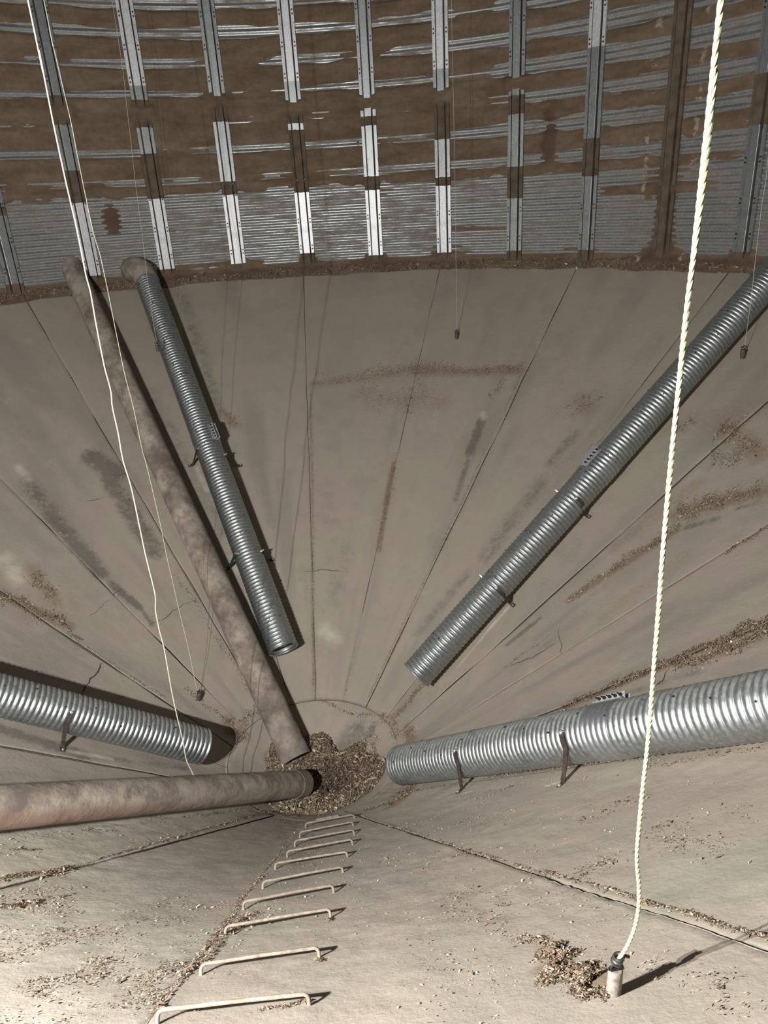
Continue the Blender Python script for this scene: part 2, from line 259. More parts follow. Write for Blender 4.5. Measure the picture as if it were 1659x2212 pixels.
def m_concrete():
    t = NT('dusty_concrete')
    r, g, b, a = t.attr()
    big = t.noise(0.9, 4); mid = t.noise(4.5, 5, 0.6); fine = t.noise(60, 3, 0.6)
    c = t.ramp(big, [(0.3, (0.285, 0.262, 0.208)), (0.5, (0.335, 0.283, 0.232)), (0.7, (0.322, 0.300, 0.232))])
    c = t.mix(t.math('MULTIPLY', t.step(a, 0.48, 0.82), 0.7), c, (0.245, 0.212, 0.178))
    c = t.mix(t.math('MULTIPLY', t.step(t.noise(1.7, 6, 0.68), 0.52, 0.66), 0.4), c, (0.235, 0.225, 0.185))
    c = t.mix(t.math('MULTIPLY', t.step(t.noise(2.6, 6, 0.7, stretch=(1.3, 1, 1.1)), 0.55, 0.7), 0.35), c, (0.385, 0.345, 0.285))
    c = t.mix(t.math('MULTIPLY', t.step(mid, 0.5, 0.75), 0.35), c, (0.255, 0.23, 0.19))
    c = t.mix(t.math('MULTIPLY', t.step(fine, 0.5, 0.8), 0.22), c, (0.42, 0.37, 0.30))
    wob = t.math('SUBTRACT', t.noise(9, 5, 0.65), 0.5)
    rr = t.step(t.math('ADD', r, t.math('MULTIPLY', t.math('ADD', wob, t.math('SUBTRACT', t.noise(28, 5, 0.7), 0.5)), t.math('MULTIPLY', r, 2.0))), 0.10, 0.7)
    c = t.mix(t.math('MULTIPLY', rr, 0.8), c, (0.125, 0.112, 0.098))
    gg = t.step(t.math('ADD', g, t.math('MULTIPLY', t.math('SUBTRACT', t.noise(30, 4, 0.7), 0.5), t.math('MULTIPLY', g, 2.4))), 0.12, 0.8)
    c = t.mix(t.math('MULTIPLY', gg, 0.8), c, (0.20, 0.138, 0.086))
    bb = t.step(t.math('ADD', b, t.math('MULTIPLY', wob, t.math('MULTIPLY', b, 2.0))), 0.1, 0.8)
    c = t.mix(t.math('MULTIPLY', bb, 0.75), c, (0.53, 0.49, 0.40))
    t.bump(t.math('ADD', t.math('MULTIPLY', t.noise(26, 5, 0.65), 1.0), t.math('MULTIPLY', fine, 0.35)), 0.28, 0.012)
    return t.p(base_color=c, roughness=0.92)

def m_joint():
    t = NT('joint_dirt')
    c = t.ramp(t.noise(35, 3), [(0.35, (0.12, 0.096, 0.073)), (0.65, (0.24, 0.19, 0.14))])
    t.bump(t.noise(60, 3), 0.5, 0.01)
    return t.p(base_color=c, roughness=0.95)

def m_zinc(name, base, rough, metal=0.8, dusty=False):
    t = NT(name)
    sp = t.noise(38, 2, 0.5); w = t.noise(5, 4, 0.6)
    c = t.mix(t.step(sp, 0.35, 0.7), tuple(x * 0.88 for x in base), tuple(min(1, x * 1.1) for x in base))
    c = t.mix(t.math('MULTIPLY', t.step(w, 0.5, 0.72), 0.45), c, tuple(x * 0.6 for x in base))
    ro = t.mixf(sp, rough - 0.08, rough + 0.1)
    me = metal
    if dusty:  # mark holds the caked dust and the shade painted into the rib grooves
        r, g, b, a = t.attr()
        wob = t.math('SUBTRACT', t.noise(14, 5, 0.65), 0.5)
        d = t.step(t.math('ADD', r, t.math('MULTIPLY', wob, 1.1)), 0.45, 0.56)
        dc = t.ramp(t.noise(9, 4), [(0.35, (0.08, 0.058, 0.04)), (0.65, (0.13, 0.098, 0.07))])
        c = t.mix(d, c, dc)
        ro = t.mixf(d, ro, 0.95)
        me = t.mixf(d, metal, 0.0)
    return t.p(base_color=c, roughness=ro, metallic=me)

def m_duct():
    t = NT('galvanised_duct')
    sp = t.noise(45, 2, 0.5); w = t.noise(6, 4, 0.6)
    c = t.mix(t.step(sp, 0.35, 0.7), (0.31, 0.335, 0.34), (0.42, 0.445, 0.45))
    c = t.mix(t.math('MULTIPLY', t.step(w, 0.5, 0.75), 0.35), c, (0.19, 0.205, 0.20))
    # settled dust lies on what faces up
    ge = t.n('ShaderNodeNewGeometry'); sx = t.n('ShaderNodeSeparateXYZ'); t.l(ge.outputs['Normal'], sx.inputs[0])
    d = t.math('MULTIPLY', t.step(sx.outputs[2], 0.72, 0.98), t.step(t.noise(11, 4, 0.6), 0.25, 0.55))
    d = t.math('MULTIPLY', d, 0.62)
    c = t.mix(d, c, (0.185, 0.17, 0.14))
    return t.p(base_color=c, roughness=t.mixf(d, t.mixf(sp, 0.37, 0.50), 0.9), metallic=t.mixf(d, 0.9, 0.05))

def m_pipe():
    t = NT('dust_caked_steel')
    r, g, b, a = t.attr()
    big = t.noise(3.2, 5, 0.62); mid = t.noise(12, 5, 0.65); fine = t.noise(55, 3)
    c = t.ramp(t.math('ADD', t.math('MULTIPLY', big, 0.65), t.math('MULTIPLY', mid, 0.35)),
               [(0.38, (0.135, 0.108, 0.09)), (0.46, (0.205, 0.168, 0.136)), (0.52, (0.27, 0.23, 0.187)), (0.58, (0.35, 0.308, 0.252))])
    c = t.mix(t.math('MULTIPLY', t.step(t.math('ADD', r, t.math('MULTIPLY', t.math('SUBTRACT', mid, 0.5), 0.7)), 0.35, 0.65), 0.75), c, (0.21, 0.125, 0.085))
    c = t.mix(t.math('MULTIPLY', t.step(t.math('ADD', g, t.math('MULTIPLY', t.math('SUBTRACT', big, 0.5), 1.5)), 0.4, 0.7), 0.7), c, (0.12, 0.10, 0.088))
    t.bump(t.math('ADD', t.step(big, 0.4, 0.6), t.math('MULTIPLY', fine, 0.3)), 0.3, 0.01)
    return t.p(base_color=c, roughness=0.88)

def m_cake():
    t = NT('grain_dust_crust')
    r, g, b, a = t.attr()
    n1 = t.noise(2.2, 5, 0.6, stretch=(1, 1, 3)); n2 = t.noise(18, 4, 0.65)
    c = t.ramp(t.math('ADD', t.math('MULTIPLY', n1, 0.7), t.math('MULTIPLY', n2, 0.3)),
               [(0.36, (0.105, 0.071, 0.044)), (0.5, (0.145, 0.102, 0.066)), (0.64, (0.185, 0.14, 0.097))])
    c = t.mix(t.math('MULTIPLY', t.step(t.math('ADD', r, t.math('MULTIPLY', t.math('SUBTRACT', n2, 0.5), 0.8)), 0.35, 0.65), 0.75), c, (0.085, 0.05, 0.036))
    c = t.mix(t.math('MULTIPLY', t.step(t.math('ADD', b, t.math('MULTIPLY', t.math('SUBTRACT', n2, 0.5), 0.9)), 0.4, 0.65), 0.8), c, (0.40, 0.34, 0.27))
    t.bump(t.math('ADD', n2, t.math('MULTIPLY', t.noise(70, 3), 0.4)), 0.6, 0.016)
    return t.p(base_color=c, roughness=0.95)

def m_chaff():
    t = NT('dry_chaff')
    o = t.n('ShaderNodeAttribute'); o.attribute_name = 'mark'
    return t.p(base_color=o.outputs['Color'], roughness=0.75)

def m_plain(name, lo, hi, scale=30, rough=0.8, metal=0.0, bump=0.0):
    t = NT(name)
    n = t.noise(scale, 4, 0.6)
    c = t.ramp(n, [(0.35, lo), (0.65, hi)])
    if bump: t.bump(n, bump, 0.004)
    return t.p(base_color=c, roughness=rough, metallic=metal)

M_CONC = m_concrete(); M_JOINT = m_joint()
def m_sheet():
    t = NT('corrugated_zinc')
    sp = t.noise(60, 3, 0.6); w = t.noise(1.3, 5, 0.65, stretch=(1, 1, 6)); w2 = t.noise(5, 5, 0.65, stretch=(1, 1, 5))
    c = t.mix(t.step(sp, 0.35, 0.7), (0.30, 0.31, 0.31), (0.44, 0.45, 0.45))
    d = t.step(t.math('ADD', t.math('MULTIPLY', w, 0.6), t.math('MULTIPLY', w2, 0.4)), 0.44, 0.62)
    d = t.math('MULTIPLY', d, 0.8)
    c = t.mix(d, c, (0.165, 0.137, 0.104))
    t.bump(t.math('ADD', sp, t.math('MULTIPLY', w2, 0.3)), 0.10, 0.004)
    return t.p(base_color=c, roughness=t.mixf(d, 0.40, 0.85), metallic=t.mixf(d, 0.75, 0.15))
M_SHEET = m_sheet()
M_RIB_A = m_zinc('bright_zinc', (0.62, 0.63, 0.66), 0.46, 0.45, True)
M_RIB_B = m_zinc('grey_zinc', (0.30, 0.32, 0.325), 0.42, 0.75, True)
M_DUCT = m_duct(); M_PIPE = m_pipe(); M_CAKE = m_cake(); M_CHAFF = m_chaff()
M_BRACKET = m_plain('rusted_bracket', (0.045, 0.034, 0.03), (0.11, 0.085, 0.07), 40, 0.6, 0.5)
M_BOLT = m_plain('bolt_zinc', (0.45, 0.44, 0.42), (0.65, 0.64, 0.61), 60, 0.4, 0.7)
M_BAND = m_plain('new_zinc_band', (0.34, 0.36, 0.38), (0.45, 0.47, 0.49), 40, 0.36, 0.85)
M_LUG = m_plain('zinc_plate', (0.34, 0.34, 0.36), (0.46, 0.46, 0.48), 40, 0.5, 0.35)
M_RUNG = m_plain('dusty_rod', (0.17, 0.135, 0.105), (0.29, 0.24, 0.19), 45, 0.85, 0.0, 0.3)
M_ROPE = m_plain('pale_rope', (0.31, 0.325, 0.175), (0.39, 0.40, 0.24), 300, 0.75)
M_CORD = m_plain('cream_cord', (0.55, 0.52, 0.40), (0.68, 0.65, 0.52), 120, 0.8)
M_TWINE = m_plain('grey_twine', (0.35, 0.32, 0.27), (0.5, 0.46, 0.39), 120, 0.8)
M_WEIGHT = m_plain('caked_weight', (0.14, 0.112, 0.10), (0.27, 0.23, 0.205), 60, 0.85, 0.0, 0.4)
M_WEIGHT_D = m_plain('dark_weight', (0.06, 0.055, 0.05), (0.17, 0.155, 0.135), 40, 0.55, 0.4)
M_WIRE = m_plain('black_wire', (0.02, 0.02, 0.02), (0.06, 0.055, 0.05), 60, 0.5, 0.5)
M_CRACK = m_plain('crack_dark', (0.02, 0.017, 0.014), (0.07, 0.055, 0.045), 60, 0.95)

# ------------------------------------------------------------ hopper floor: 18 cast slabs round a pit
LADDER = -177.9 + 360
SEAMS = [6.7, 26.8, 46.5, 66.5, 85.7, 104.9, 123.5, 145.0, 165.9, 188.4, 210.5, 230.0, 249.5, 269.5, 289.8, 308.2, 328.4, 347.5]
LIFT = [0, 0.003, -0.002, 0.002, -0.002, 0.004, -0.003, 0.006, 0.016, 0.0, 0.008, -0.002, 0.003, -0.003, 0.002, -0.002, 0.003, -0.002]
SEG = []
for k, t1, r1, t2, r2, w, s in STAINS:
    SEG.append((k, cone(t1, r1), cone(t2, r2), w, s))

def stain(P):
    out = np.zeros((len(P), 3))
    for k, A, B, w, s in SEG:
        d = B - A; L2 = d @ d + 1e-9
        t = np.clip(((P - A) @ d) / L2, 0, 1)
        q = np.linalg.norm(P - (A + t[:, None] * d), axis=1) / (w * 1.25)
        v = s * np.clip(1.25 - q, 0, 1)
        out[:, k] = np.maximum(out[:, k], v)
    return out

floor_me = None
def build_floor():
    # bedding under the slabs, seen only in the joints
    th = np.linspace(0, 360, 145); rh = np.linspace(0.02, R + 0.03, 12)
    TH, RH = np.meshgrid(th, rh, indexing='ij')
    V = cone(TH.ravel(), RH.ravel(), -0.014)
    fl = link('floor', mesh_np('floor', V, grid_faces(len(th), len(rh)), M_JOINT))
    tag(fl, 'conical concrete hopper floor of the bin', kind='structure')
    for k in range(18):
        a = SEAMS[k]; b = SEAMS[k + 1] if k < 17 else SEAMS[0] + 360
        near = 130 < (a + b) / 2 < 235
        gap = 0.0045 if near else 0.0022
        nu = 44 if near else 34
        nv = 240 if near else 190
        rho = np.linspace(0.765 if not (165 < a < 170) else 0.80, R - 0.01, nv)
        u = np.linspace(0, 1, nu)
        u = np.concatenate([[0], [0.006], u[1:-1], [0.994], [1]])
        nu = len(u)
        UU, RR = np.meshgrid(u, rho, indexing='ij')
        wob = 0.012 * (vnoise(RR * 3, 0 * RR + k, 5) - 0.5)
        ga = np.maximum(gap + 0.006 * (vnoise(RR * 5, 0 * RR, 40 + k) - 0.4), 0.0006) / RR / D2R
        wa = wob / RR / D2R
        TT = a + ga + wa + UU * (b - a - 2 * ga)
        P0 = cone(TT.ravel(), RR.ravel())
        x = P0[:, 0]; y = P0[:, 1]
        h = 0.006 * fbm(x * 1.6, y * 1.6, 11) + (0.0035 if near else 0.0025) * fbm(x * 9, y * 9, 21, 3) + LIFT[k]
        if near:
            crust = np.clip(fbm(x * 2.2 + 5, y * 2.2, 31, 3) * 1.5 + 0.25, 0, 1)
            h = h + 0.006 * crust * fbm(x * 38, y * 38, 51, 2)
        edge = (UU.ravel() < 0.003) | (UU.ravel() > 0.997) | (RR.ravel() < rho[0] + 0.004)
        h = h - np.where(edge, 0.004, 0)
        P = P0 + cone_n(TT.ravel()) * h[:, None]
        ang = TT.ravel() * D2R
        streak = 0.5 + 0.5 * fbm(ang * 14, RR.ravel() * 0.9, 61, 4)
        ST3 = stain(P0)
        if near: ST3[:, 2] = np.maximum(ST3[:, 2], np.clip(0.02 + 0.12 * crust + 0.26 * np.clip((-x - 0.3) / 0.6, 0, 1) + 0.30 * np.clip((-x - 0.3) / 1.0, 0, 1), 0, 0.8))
        C4 = np.concatenate([ST3, streak[:, None]], 1)
        F = [grid_faces(nu, nv)]
        # skirts down into the joint
        idx = np.arange(nu * nv).reshape(nu, nv)
        ring = np.concatenate([idx[:, 0], idx[-1, 1:], idx[::-1, -1][1:], idx[0, ::-1][1:-1]])
        base = P[ring] - cone_n(TT.ravel()[ring]) * 0.02
        n0 = len(P); m = len(ring)
        nx = np.roll(np.arange(m), -1)
        F.append(np.stack([ring, n0 + np.arange(m), n0 + nx, ring[nx]], 1))
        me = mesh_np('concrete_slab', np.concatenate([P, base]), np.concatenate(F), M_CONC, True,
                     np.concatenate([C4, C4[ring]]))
        link('concrete_slab', me, fl)
    # the throat below the ring joint
    th = np.linspace(0, 360, 121); rh = np.linspace(0.18, 0.761, 22)
    TH, RH = np.meshgrid(th, rh, indexing='ij')
    P0 = cone(TH.ravel(), RH.ravel()); h = -0.004 + 0.006 * fbm(P0[:, 0] * 5, P0[:, 1] * 5, 12)
    h = h - np.where(RH.ravel() > 0.755, 0.006, 0)
    P = P0 + cone_n(TH.ravel()) * h[:, None]
    C4 = np.concatenate([stain(P0), 0.5 + 0.5 * fbm(TH.ravel() * D2R * 8, RH.ravel(), 61)[:, None]], 1)
    link('throat_ring', mesh_np('throat_ring', P, grid_faces(len(th), len(rh)), M_CONC, True, C4), fl)
    # hairline cracks: thin dark crevices along the slab faces
    for c in CRACKS:
        m = MB(); pts = []
        for (t1, r1), (t2, r2) in zip(c[:-1], c[1:]):
            for s in np.linspace(0, 1, 7)[:-1]:
                pts.append((t1 + (t2 - t1) * s, r1 + (r2 - r1) * s))
        pts.append(c[-1])
        Q = [cone(t + random.uniform(-1, 1) * 0.008 / r / D2R, r + random.uniform(-1, 1) * 0.008, -0.0005) for t, r in pts]
        rad = [0.0032 * (0.35 + 0.65 * math.sin(math.pi * min(1, (i + 0.6) / len(Q)))) * random.uniform(0.6, 1.1) for i in range(len(Q))]
        if c is CRACKS[1]: rad = [x * 2.2 for x in rad]
        m.tube(Q, rad, 5)
        m.build('crack', M_CRACK, fl)
    return fl
FLOOR = build_floor()

# ------------------------------------------------------------ corrugated wall
RW = 5.483
T0, DT = -32.33, 9.957
def build_wall():
    th = np.linspace(0, 360, 181); z = np.array([-0.05, 5.65])
    TH, Z = np.meshgrid(th, z, indexing='ij')
    V = np.stack([(RW + 0.02) * np.sin(TH * D2R), (RW + 0.02) * np.cos(TH * D2R), Z], -1).reshape(-1, 3)
    w = link('wall_round', mesh_np('wall_round', V, grid_faces(len(th), 2)[:, ::-1], M_SHEET))
    tag(w, 'round wall of corrugated galvanised sheets behind vertical stiffeners', kind='structure')
    # sheets: three stiffener bays wide, 1.12 m tall, lapped at the bolted seams
    H = 1.12; PIT = H / 16.5
    nz = 16 * 8 + 9; na = 19
    zz = np.linspace(-0.012, H + 0.012, nz)
    aa = np.linspace(-0.12, 3 * DT + 0.12, na)
    A, Z = np.meshgrid(aa, zz, indexing='ij')
    r = RW + 0.0065 * np.cos(2 * math.pi * Z / PIT) + 0.002 * (A / (3 * DT) - 0.5) - 0.0025 * (Z > H)
    V = np.stack([r * np.sin(A * D2R), r * np.cos(A * D2R), Z], -1).reshape(-1, 3)
    me = mesh_np('wall_sheet', V, grid_faces(na, nz)[:, ::-1], M_SHEET)
    for tier in range(5):
        for k in range(12):
            o = link('wall_sheet', me, w)
            o.rotation_euler = (0, 0, -(T0 + (3 * k - 3) * DT + (k > 6) * 0.0) * D2R)
            o.location = (0, 0, tier * H)
            if k == 11: o.scale = (1.0008, 1.0008, 1)
    # stiffeners: hat channel lengths, bolted through the flanges
    half = [(0.100, 0.004), (0.098, 0.028), (0.0975, 0.029), (0.0605, 0.029), (0.060, 0.028), (0.0595, 0.002), (0.0592, 0.0), (0.0462, 0.0), (0.046, 0.002), (0.0432, 0.05), (0.0425, 0.053), (0.040, 0.054)]
    prof = np.array([(-a, b) for a, b in half] + half[::-1])
    groove_shade = np.array([0.0457 < abs(a) < 0.0599 for a, b in prof])
    def seg_mesh(z0, z1, dust, mat, k):
        nz = int((z1 - z0) / 0.02) + 2
        zz = np.linspace(z0, z1, nz)
        V = []; C = []
        for j, zc in enumerate(zz):
            V.append(np.stack([prof[:, 0], RW - 0.008 - prof[:, 1], np.full(len(prof), zc)], -1))
            d = dust(zc)
            C.append(np.stack([np.where(groove_shade, 1.0, d)] * 3 + [np.ones(len(prof))], -1))  # grooves get the full dark tone: shade beside the crown put into the colour
        V = np.concatenate(V); C = np.concatenate(C)
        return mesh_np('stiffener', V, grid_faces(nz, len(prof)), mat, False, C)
    bolt = MB()
    for sx in (-1, 1):
        for dz in (-0.022, 0.022):
            bolt.tube([(sx * 0.079, RW - 0.03, dz), (sx * 0.079, RW - 0.046, dz)], 0.010, 6)
    bolt_me = bolt.mesh('bolt_set', M_WIRE, False)
    # dust on each length, bottom to top: amounts guessed bay by bay from the crust on the wall
    GAPS = {0: (0.9, 1.0), 1: (1.0, 2.15), 2: (1.0, 2.1), 3: (1.0, 2.05), 4: (0.98, 1.95), 5: (0.95, 1.8), 6: (0.95, 1.95), 7: (0.75, 1.9), 8: (0.95, 1.35), 9: (-1, 9), 10: (1.3, 1.75)}
    EXPOSED = {1: [(1.35, 1.85)], 2: [(1.5, 1.8)], 3: [(1.15, 1.85)], 4: [(1.7, 1.78)], 5: [(1.1, 1.72)], 6: [(1.05, 1.5)], 7: [(1.1, 1.7)]}
    BRIGHT = {2, 4, 6, 8}
    same = None
    for k in range(-4, 32):
        inview = -1 <= k <= 12
        g = GAPS.get(k, (1.0, 1.9))
        def dust(z):
            v = 0.12
            if g[0] < z < g[1]: v = 0.95
            for a, b in EXPOSED.get(k, []):
                if a < z < b: v = 0.28
            if z < 0.13: v = 0.9
            if k in (5, 6, 7) and z < 1.0: v = max(v, 0.3)
            if k in (4,) and z < 0.2: v = 0.8
            return v
        lengths = [(0.0, 1.06), (1.06, 2.26), (2.26, 3.4), (3.4, 5.6)]
        if not inview:
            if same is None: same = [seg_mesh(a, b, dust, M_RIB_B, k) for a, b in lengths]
            ms = same
        else:
            ms = []
            for j, (a, b) in enumerate(lengths):
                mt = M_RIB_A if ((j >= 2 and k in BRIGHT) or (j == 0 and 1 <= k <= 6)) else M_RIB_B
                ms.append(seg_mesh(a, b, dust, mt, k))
        ang = -(T0 + k * DT) * D2R if k < 15 else -((T0 + 14 * DT) + (k - 14) * (360 - 18 * DT) / 18) * D2R
        for me in ms:
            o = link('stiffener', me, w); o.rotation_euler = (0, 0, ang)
        if inview:
            for zb in (0.28, 0.62, 1.0, 2.32, 2.66, 3.0, 3.34):
                if k == 9: continue
                o = link('bolt_set', bolt_me, w); o['kind'] = 'stuff'; o.rotation_euler = (0, 0, ang); o.location = (0, 0, zb)
    # dust crust: bands of caked grain dust between the crests, thickest half way up
    du = 0.018
    th = np.arange(-62, 92, du / R / D2R); zz = np.arange(0.0, 3.75, 0.016)
    TH, Z = np.meshgrid(th, zz, indexing='ij')
    U = TH * D2R * R
    n1 = fbm(U * 0.9, Z * 2.6, 101); n2 = fbm(U * 6, Z * 13, 111, 4); n3 = fbm(U * 1.6, Z * 0.4, 121, 3)
    zi = [3.42, 3.1, 2.815, 2.5, 2.17, 1.86, 1.535, 1.19]
    st = [1.0, 1.0, 1.15, 1.0, 0.75, 0.35, 0.8, 0.55]
    S = 0 * Z
    right = np.clip((TH - 28) / 20, 0, 1)
    for i, (zc, s) in enumerate(zip(zi, st)):
        wd_ = 0.055 + 0.022 * fbm(U * 1.1, 0 * Z + i, 131 + i, 3) + 0.03 * right
        amp = s * (0.8 + 1.1 * fbm(U * 1.3, Z * 2 + i * 3.3, 141 + i, 4)) + 0.3 * n2 + 0.4 * right
        S = S + np.clip(amp, 0, 1.6) * np.exp(-((Z - zc - 0.018 * fbm(U * 2.5, 0 * Z, 151 + i, 3)) / wd_) ** 4)
    up = np.clip((Z - 1.0 - 0.05 * n2 - 0.04 * n1) / 0.05, 0, 1)
    Tu = 0.019 + 0.010 * n1 + 0.006 * n2 + 0.005 * fbm(U * 2.2, Z * 24, 191, 3) - 0.048 * S - 0.012 * np.clip((TH - 50) / 10, 0, 1)
    patch = fbm(U * 1.1 + 3, Z * 7, 161, 4)
    thin = np.exp(-((TH - 36) / 13) ** 2)
    Tl = -0.022 + 0.030 * np.clip(patch * 2.2 - 0.75 + 0.35 * thin, -0.3, 1) + 0.006 * n2 + 0.008 * thin
    Tl = Tl + 0.05 * np.exp(-(Z / 0.09) ** 2) + 0.035 * np.clip((TH - 47) / 3, 0, 1) * np.exp(-((Z - 0.78) / 0.06) ** 4) * np.clip((66 - TH) / 4, 0, 1)
    Tk = Tl * (1 - up) + Tu * up
    DK = 0 * Z; WH = 0 * Z
    for k in range(-3, 13):
        ur = (T0 + k * DT) * D2R * R
        d = np.abs(U - ur)
        if k not in (0, 7, 8):
            Tk = Tk + 0.085 * np.exp(-np.clip(d - 0.1, 0, 9) / 0.11 - Z / 0.13) * (0.5 + 0.5 * vnoise(k * 7.7 + np.sign(U - ur), 0 * Z, 3))
        if k != 9:
            Tk = Tk - np.clip(Tk - 0.002, 0, 1) * np.exp(-(d / 0.108) ** 8) * up * (0.85 + 0.3 * n2)
        if 1 <= k <= 7:
            zc = 1.97 if k != 7 else 2.02
            if k == 3: zc = 2.1
            Tk = Tk + 0.062 * np.exp(-(d / 0.16) ** 4) * np.exp(-((Z - zc - 0.03 * n2) / 0.095) ** 4)
        if k == 9:
            near9 = np.exp(-np.clip(d - 0.08 + 0.06 * n2, 0, 9) / 0.16)
            ex = np.exp(-np.clip(np.abs(Z - 0.82) - 0.18, 0, 9) / 0.05) + np.exp(-np.clip(np.abs(Z - 0.33) - 0.22, 0, 9) / 0.05)
            Tk = Tk + 0.030 * near9 * np.clip(ex, 0, 1)
            DK = DK + near9 * 0.6 * (Z < 1.15)
            WH = WH + np.exp(-((d - 0.27 + 0.05 * n2) / 0.07) ** 2) * (np.abs(fbm(U * 2, Z * 5, 171)) > 0.18) * 0.55
            Tk = Tk + 0.02 * np.exp(-((d - 0.25) / 0.1) ** 2) * np.clip(fbm(U * 2, Z * 5, 171) * 3, 0, 1)
    # the ribs stand clear of the crust except where it swallows them
    # (bulges are added after the carving below)
    # two dark rust-stained clots
    for tc, z0, z1, w_ in ((-18.6, 0.56, 0.98, 0.14), (41.8, 1.15, 1.75, 0.11)):
        bl = np.exp(-((U - tc * D2R * R + 0.03 * n2) / w_) ** 2 - ((Z - (z0 + z1) / 2) / ((z1 - z0) / 2)) ** 4)
        Tk = Tk + 0.046 * bl; DK = DK + 0.9 * bl
    edge = np.clip(1 - np.abs(Tk) / 0.004, 0, 1) * np.clip(n3 * 3, 0, 1) * up
    WH = WH + 0.55 * edge
    DK = DK + 0.35 * np.clip(fbm(U * 0.8, Z * 3.5, 181) - 0.2, 0, 1) + 0.6 * np.exp(-(Z / 0.07) ** 2)
    Tk = np.clip(Tk, -0.03, 0.085)
    rr = RW - 0.004 - Tk
    V = np.stack([rr * np.sin(TH * D2R), rr * np.cos(TH * D2R), Z], -1).reshape(-1, 3)
    F = grid_faces(len(th), len(zz))[:, ::-1]
    keep = (Tk.ravel()[F] > -0.006).any(1)
    F = F[keep]
    used = np.unique(F); remap = np.zeros(len(V), int); remap[used] = np.arange(len(used))
    C4 = np.stack([DK.ravel(), 0 * DK.ravel(), WH.ravel(), np.ones(DK.size)], -1)
    o = link('dust_crust', mesh_np('dust_crust', V[used], remap[F], M_CAKE, True, np.clip(C4[used], 0, 1)), w)
    tag(o, 'brown grain dust caked in bands on the sheets', kind='stuff')
    return w
WALL = build_wall()

# ------------------------------------------------------------ chaff
TINTS = np.array([(0.36, 0.285, 0.20), (0.255, 0.19, 0.128), (0.18, 0.128, 0.085), (0.115, 0.08, 0.055), (0.055, 0.04, 0.03), (0.55, 0.48, 0.37), (0.20, 0.13, 0.08)])
PRB = np.array([0.17, 0.22, 0.22, 0.14, 0.08, 0.06, 0.11])
def flakes(pos, nrm, size, tint_p=PRB, aspect=(0.16, 0.5)):
    """little solid slivers: a stretched four-sided wedge each"""
    n = len(pos)
    d = rng.normal(size=(n, 3)); d -= nrm * (d * nrm).sum(1)[:, None] * rng.uniform(0.5, 1.0, (n, 1))
    d /= np.linalg.norm(d, axis=1)[:, None]
    s = np.cross(nrm, d); s /= np.linalg.norm(s, axis=1)[:, None]
    up = np.cross(d, s)
    L = size * np.exp(rng.normal(0, 0.4, n)); W = L * rng.uniform(*aspect, n); Hh = np.minimum(W, L * 0.3) * rng.uniform(0.3, 0.8, n)
    a = pos - d * L[:, None] / 2
    b = pos + d * L[:, None] / 2 + up * (Hh * rng.uniform(-0.3, 0.5, n))[:, None]
    c = pos + s * W[:, None] / 2 + d * (L * rng.uniform(-0.25, 0.25, n))[:, None]
    e = pos - s * W[:, None] / 2 + up * Hh[:, None] + d * (L * rng.uniform(-0.25, 0.25, n))[:, None]
    V = np.stack([a, b, c, e], 1).reshape(-1, 3)
    i = np.arange(n)[:, None] * 4
    F = np.concatenate([i + np.array([f]) for f in ((0, 2, 1), (0, 1, 3), (0, 3, 2), (1, 2, 3))])
    ti = TINTS[rng.choice(len(TINTS), n, p=tint_p)] * np.exp(rng.normal(0, 0.15, (n, 1)))
    C = np.repeat(np.concatenate([ti, np.ones((n, 1))], 1), 4, axis=0)
    return V, F, C

def chaff_obj(name, parts, label, cat='chaff'):
    V = []; F = []; C = []; n = 0
    for v, f, c in parts:
        V.append(v); F.append(f + n); C.append(c); n += len(v)
    o = link(name, mesh_np(name, np.concatenate(V), np.concatenate(F), M_CHAFF, False, np.concatenate(C)))
    return tag(o, label, cat, kind='stuff')

def stroke(t1, r1, t2, r2, w, n, s, base=0.0115, heap=0.0):
    n = int(n * 1.6)
    A = cone(t1, r1); B = cone(t2, r2)
    u = rng.uniform(-0.04, 1.04, n); P = A + (B - A) * u[:, None]
    ax = (B - A) / (np.linalg.norm(B - A) + 1e-6)
    th = np.arctan2(P[:, 0], P[:, 1]) / D2R
    nn = cone_n(th)
    sd = np.cross(nn, ax)
    g = rng.normal(0, 0.62, n) * w
    wave = w * 0.5 * np.sin(u * 9 + rng.uniform(0, 6))
    P = P + sd * (g + wave)[:, None]
    th = np.arctan2(P[:, 0], P[:, 1]) / D2R; rho = np.hypot(P[:, 0], P[:, 1])
    lift = {7: 0.006, 8: 0.016, 10: 0.008}
    P = cone(th, rho) + cone_n(th) * (0.004 + LIFTAT(th)[:, None] + (heap * np.exp(-(g / w) ** 2) * rng.uniform(0, 1, n))[:, None])
    return flakes(P, cone_n(th), base * s)

def LIFTAT(th):
    t = np.mod(np.asarray(th) - SEAMS[0], 360) + SEAMS[0]
    return np.array(LIFT)[np.clip(np.searchsorted(SEAMS, t, side='right') - 1, 0, 17)]

